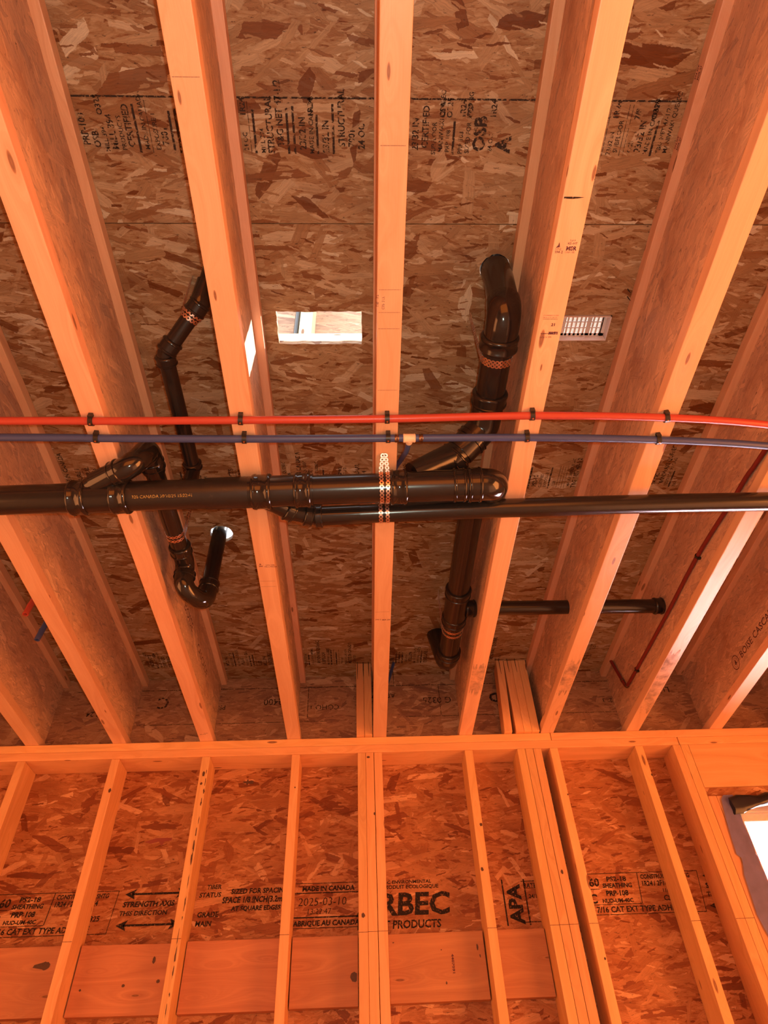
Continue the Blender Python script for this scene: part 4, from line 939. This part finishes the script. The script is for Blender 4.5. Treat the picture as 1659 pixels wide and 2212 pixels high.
for k, yy in ((7, 0.37), (7, 0.53), (5, 0.33)):
    mark('printed_stamp', [('t', '394 SPF', 0.0, 0.008, 0.010, 0.02), ('t', 'MSR 21', 0.002, -0.006, 0.010, 0.02), ('r', 0.0, 0.03, -0.011, -0.009)], lambda u, v, k=k, yy=yy: (XJ[k]-0.0006, yy-u, DJ-0.022+v), M_INKD, topf(k))
# pencil line snapped across the faces of the studs, knots and bark streaks
for x, so_ in stud_objs.items():
    mark('pencil_line', [('r', 0.0, 0.0375, -0.0008, 0.0008)], lambda u, v, x=x: (x+u, WY-0.0001, -0.8125+0.006*math.sin(x*9)*0.3+v), M_INKD, so_)
M_KNOT = plain('dark_knot_wood', (0.10, 0.045, 0.025), 0.6, var=0.4, scale=160)
def blob(cx, cz, rx, rz, n=18, j=0.18, tail=0.0):
    P = []
    for k in range(n):
        a = 2*PI*k/n; r_ = 1+rw.uniform(-j, j)
        P.append((cx+rx*r_*math.cos(a)-(tail if abs(a-PI) < 0.4 else 0), cz+rz*r_*math.sin(a)))
    return ('p', P)
def on_stud(x, items, mat=None): mark('bark_streak' if mat is None else 'knot', items, lambda u, v: (x+u, WY-0.0003, v), mat or M_KNOT, stud_objs[x])
st3 = []
zz = -0.14
while zz > -1.05:
    l = rw.uniform(0.01, 0.05); st3.append(blob(0.031-0.006*(zz+0.14)/-0.9+rw.uniform(-0.003, 0.003), zz-l/2, rw.uniform(0.0012, 0.0036), l*0.55, 12, 0.45)); zz -= l+rw.uniform(0.008, 0.05)
on_stud(-0.752, st3)
for x, kk in ((-1.169, [(0.030, -0.225, 0.006, 0.009)]), (-0.752, [(0.020, -0.16, 0.0055, 0.012), (0.016, -0.205, 0.005, 0.006)]), (-0.335, [(0.024, -0.234, 0.003, 0.004)]), (-0.0275, [(0.019, -0.755, 0.007, 0.009)]), (0.0105, [(0.012, -0.10, 0.007, 0.005), (0.035, -0.36, 0.004, 0.006)]),
              (0.479, [(0.030, -0.42, 0.006, 0.007), (0.010, -0.60, 0.006, 0.008)]), (0.8065, [(0.014, -0.62, 0.005, 0.009)]), (1.296, [(0.036, -0.22, 0.004, 0.006)]), (0.886, [(0.034, -0.30, 0.003, 0.004), (0.03, -0.93, 0.004, 0.005)])):
    on_stud(x, [blob(*k) for k in kk], M_KNOT)
BO = [o for o in bpy.data.objects if o.name.startswith('blocking_board')]; BO.sort(key=lambda o: o.location.x)
def on_board(i, items): mark('knot', items, lambda u, v: (u, WY+0.0968, v), M_KNOT, BO[i])
on_board(0, [blob(-1.247, -0.866, 0.017, 0.014, tail=0.03)]); on_board(3, [blob(-0.047, -0.940, 0.013, 0.018)])
on_board(1, [blob(-0.83, -0.86, 0.006, 0.012), blob(-0.93, -0.94, 0.006, 0.005), blob(-1.09, -0.95, 0.004, 0.004), blob(-0.80, -0.93, 0.007, 0.006)])
on_board(4, [blob(0.445, -0.855, 0.004, 0.010), blob(0.30, -0.86, 0.003, 0.002), blob(0.11, -0.83, 0.004, 0.002), blob(0.31, -0.97, 0.003, 0.005), blob(0.452, -0.885, 0.002, 0.006)])
mark('board_number', [('t', '4407091', 0.0, 0.0, 0.013, 0.02, 1.5)], lambda u, v: (0.338+v, WY+0.0965, -0.875-u), M_INKD, BO[4])
mark('missing_strand', [blob(-0.551, -0.142, 0.022, 0.012, 16, 0.5)], wm(0, 0, 0), M_KNOT, wall)
mark('dark_strand', [('p', [(-0.98, -0.40), (-0.93, -0.385), (-0.86, -0.385), (-0.86, -0.397), (-0.89, -0.40), (-0.90, -0.42), (-0.915, -0.40), (-0.95, -0.408)])], wm(0.0, 0.0, 0), plain('red_brown_strand', (0.30, 0.07, 0.05), 0.6), wall)

# nails poking through the subfloor beside joists and over the blocks
NA = [(0.545, 0.938, 0.03), (0.538, 0.965, 0.03), (0.842, 0.93, 0.028), (0.848, 0.955, 0.028), (-0.025, 2.965, 0.10), (0.004, 2.965, 0.085), (0.032, 2.965, 0.085), (0.712, 2.962, 0.09), (0.755, 2.962, 0.08), (0.795, 2.962, 0.08), (0.16, 3.02, 0.11)]
NLB = ['nail tip left of the white vent, nearer one', 'nail tip left of the white vent, farther one', 'nail tip beside the joist right of the vent, nearer one', 'nail tip beside the joist right of the vent, farther one',
       'leftmost nail over the two upright blocks', 'middle nail over the two upright blocks', 'right nail over the two upright blocks', 'left nail over the right block group', 'middle nail over the right block group', 'right nail over the right block group', 'nail tip right of the central joist foot']
for (x, y, l), lb in zip(NA, NLB):
    bm = bmesh.new(); tube(bm, [(x, y, DJ+0.001), (x, y, DJ-l*0.5), (x+0.001, y, DJ-l)], [0.0016, 0.0016, 0.0006], n=8)
    tag(finish('nail', bm, M_NAIL, None, 2, (x, y, DJ)), lb, 'nail', 'nails through the subfloor')
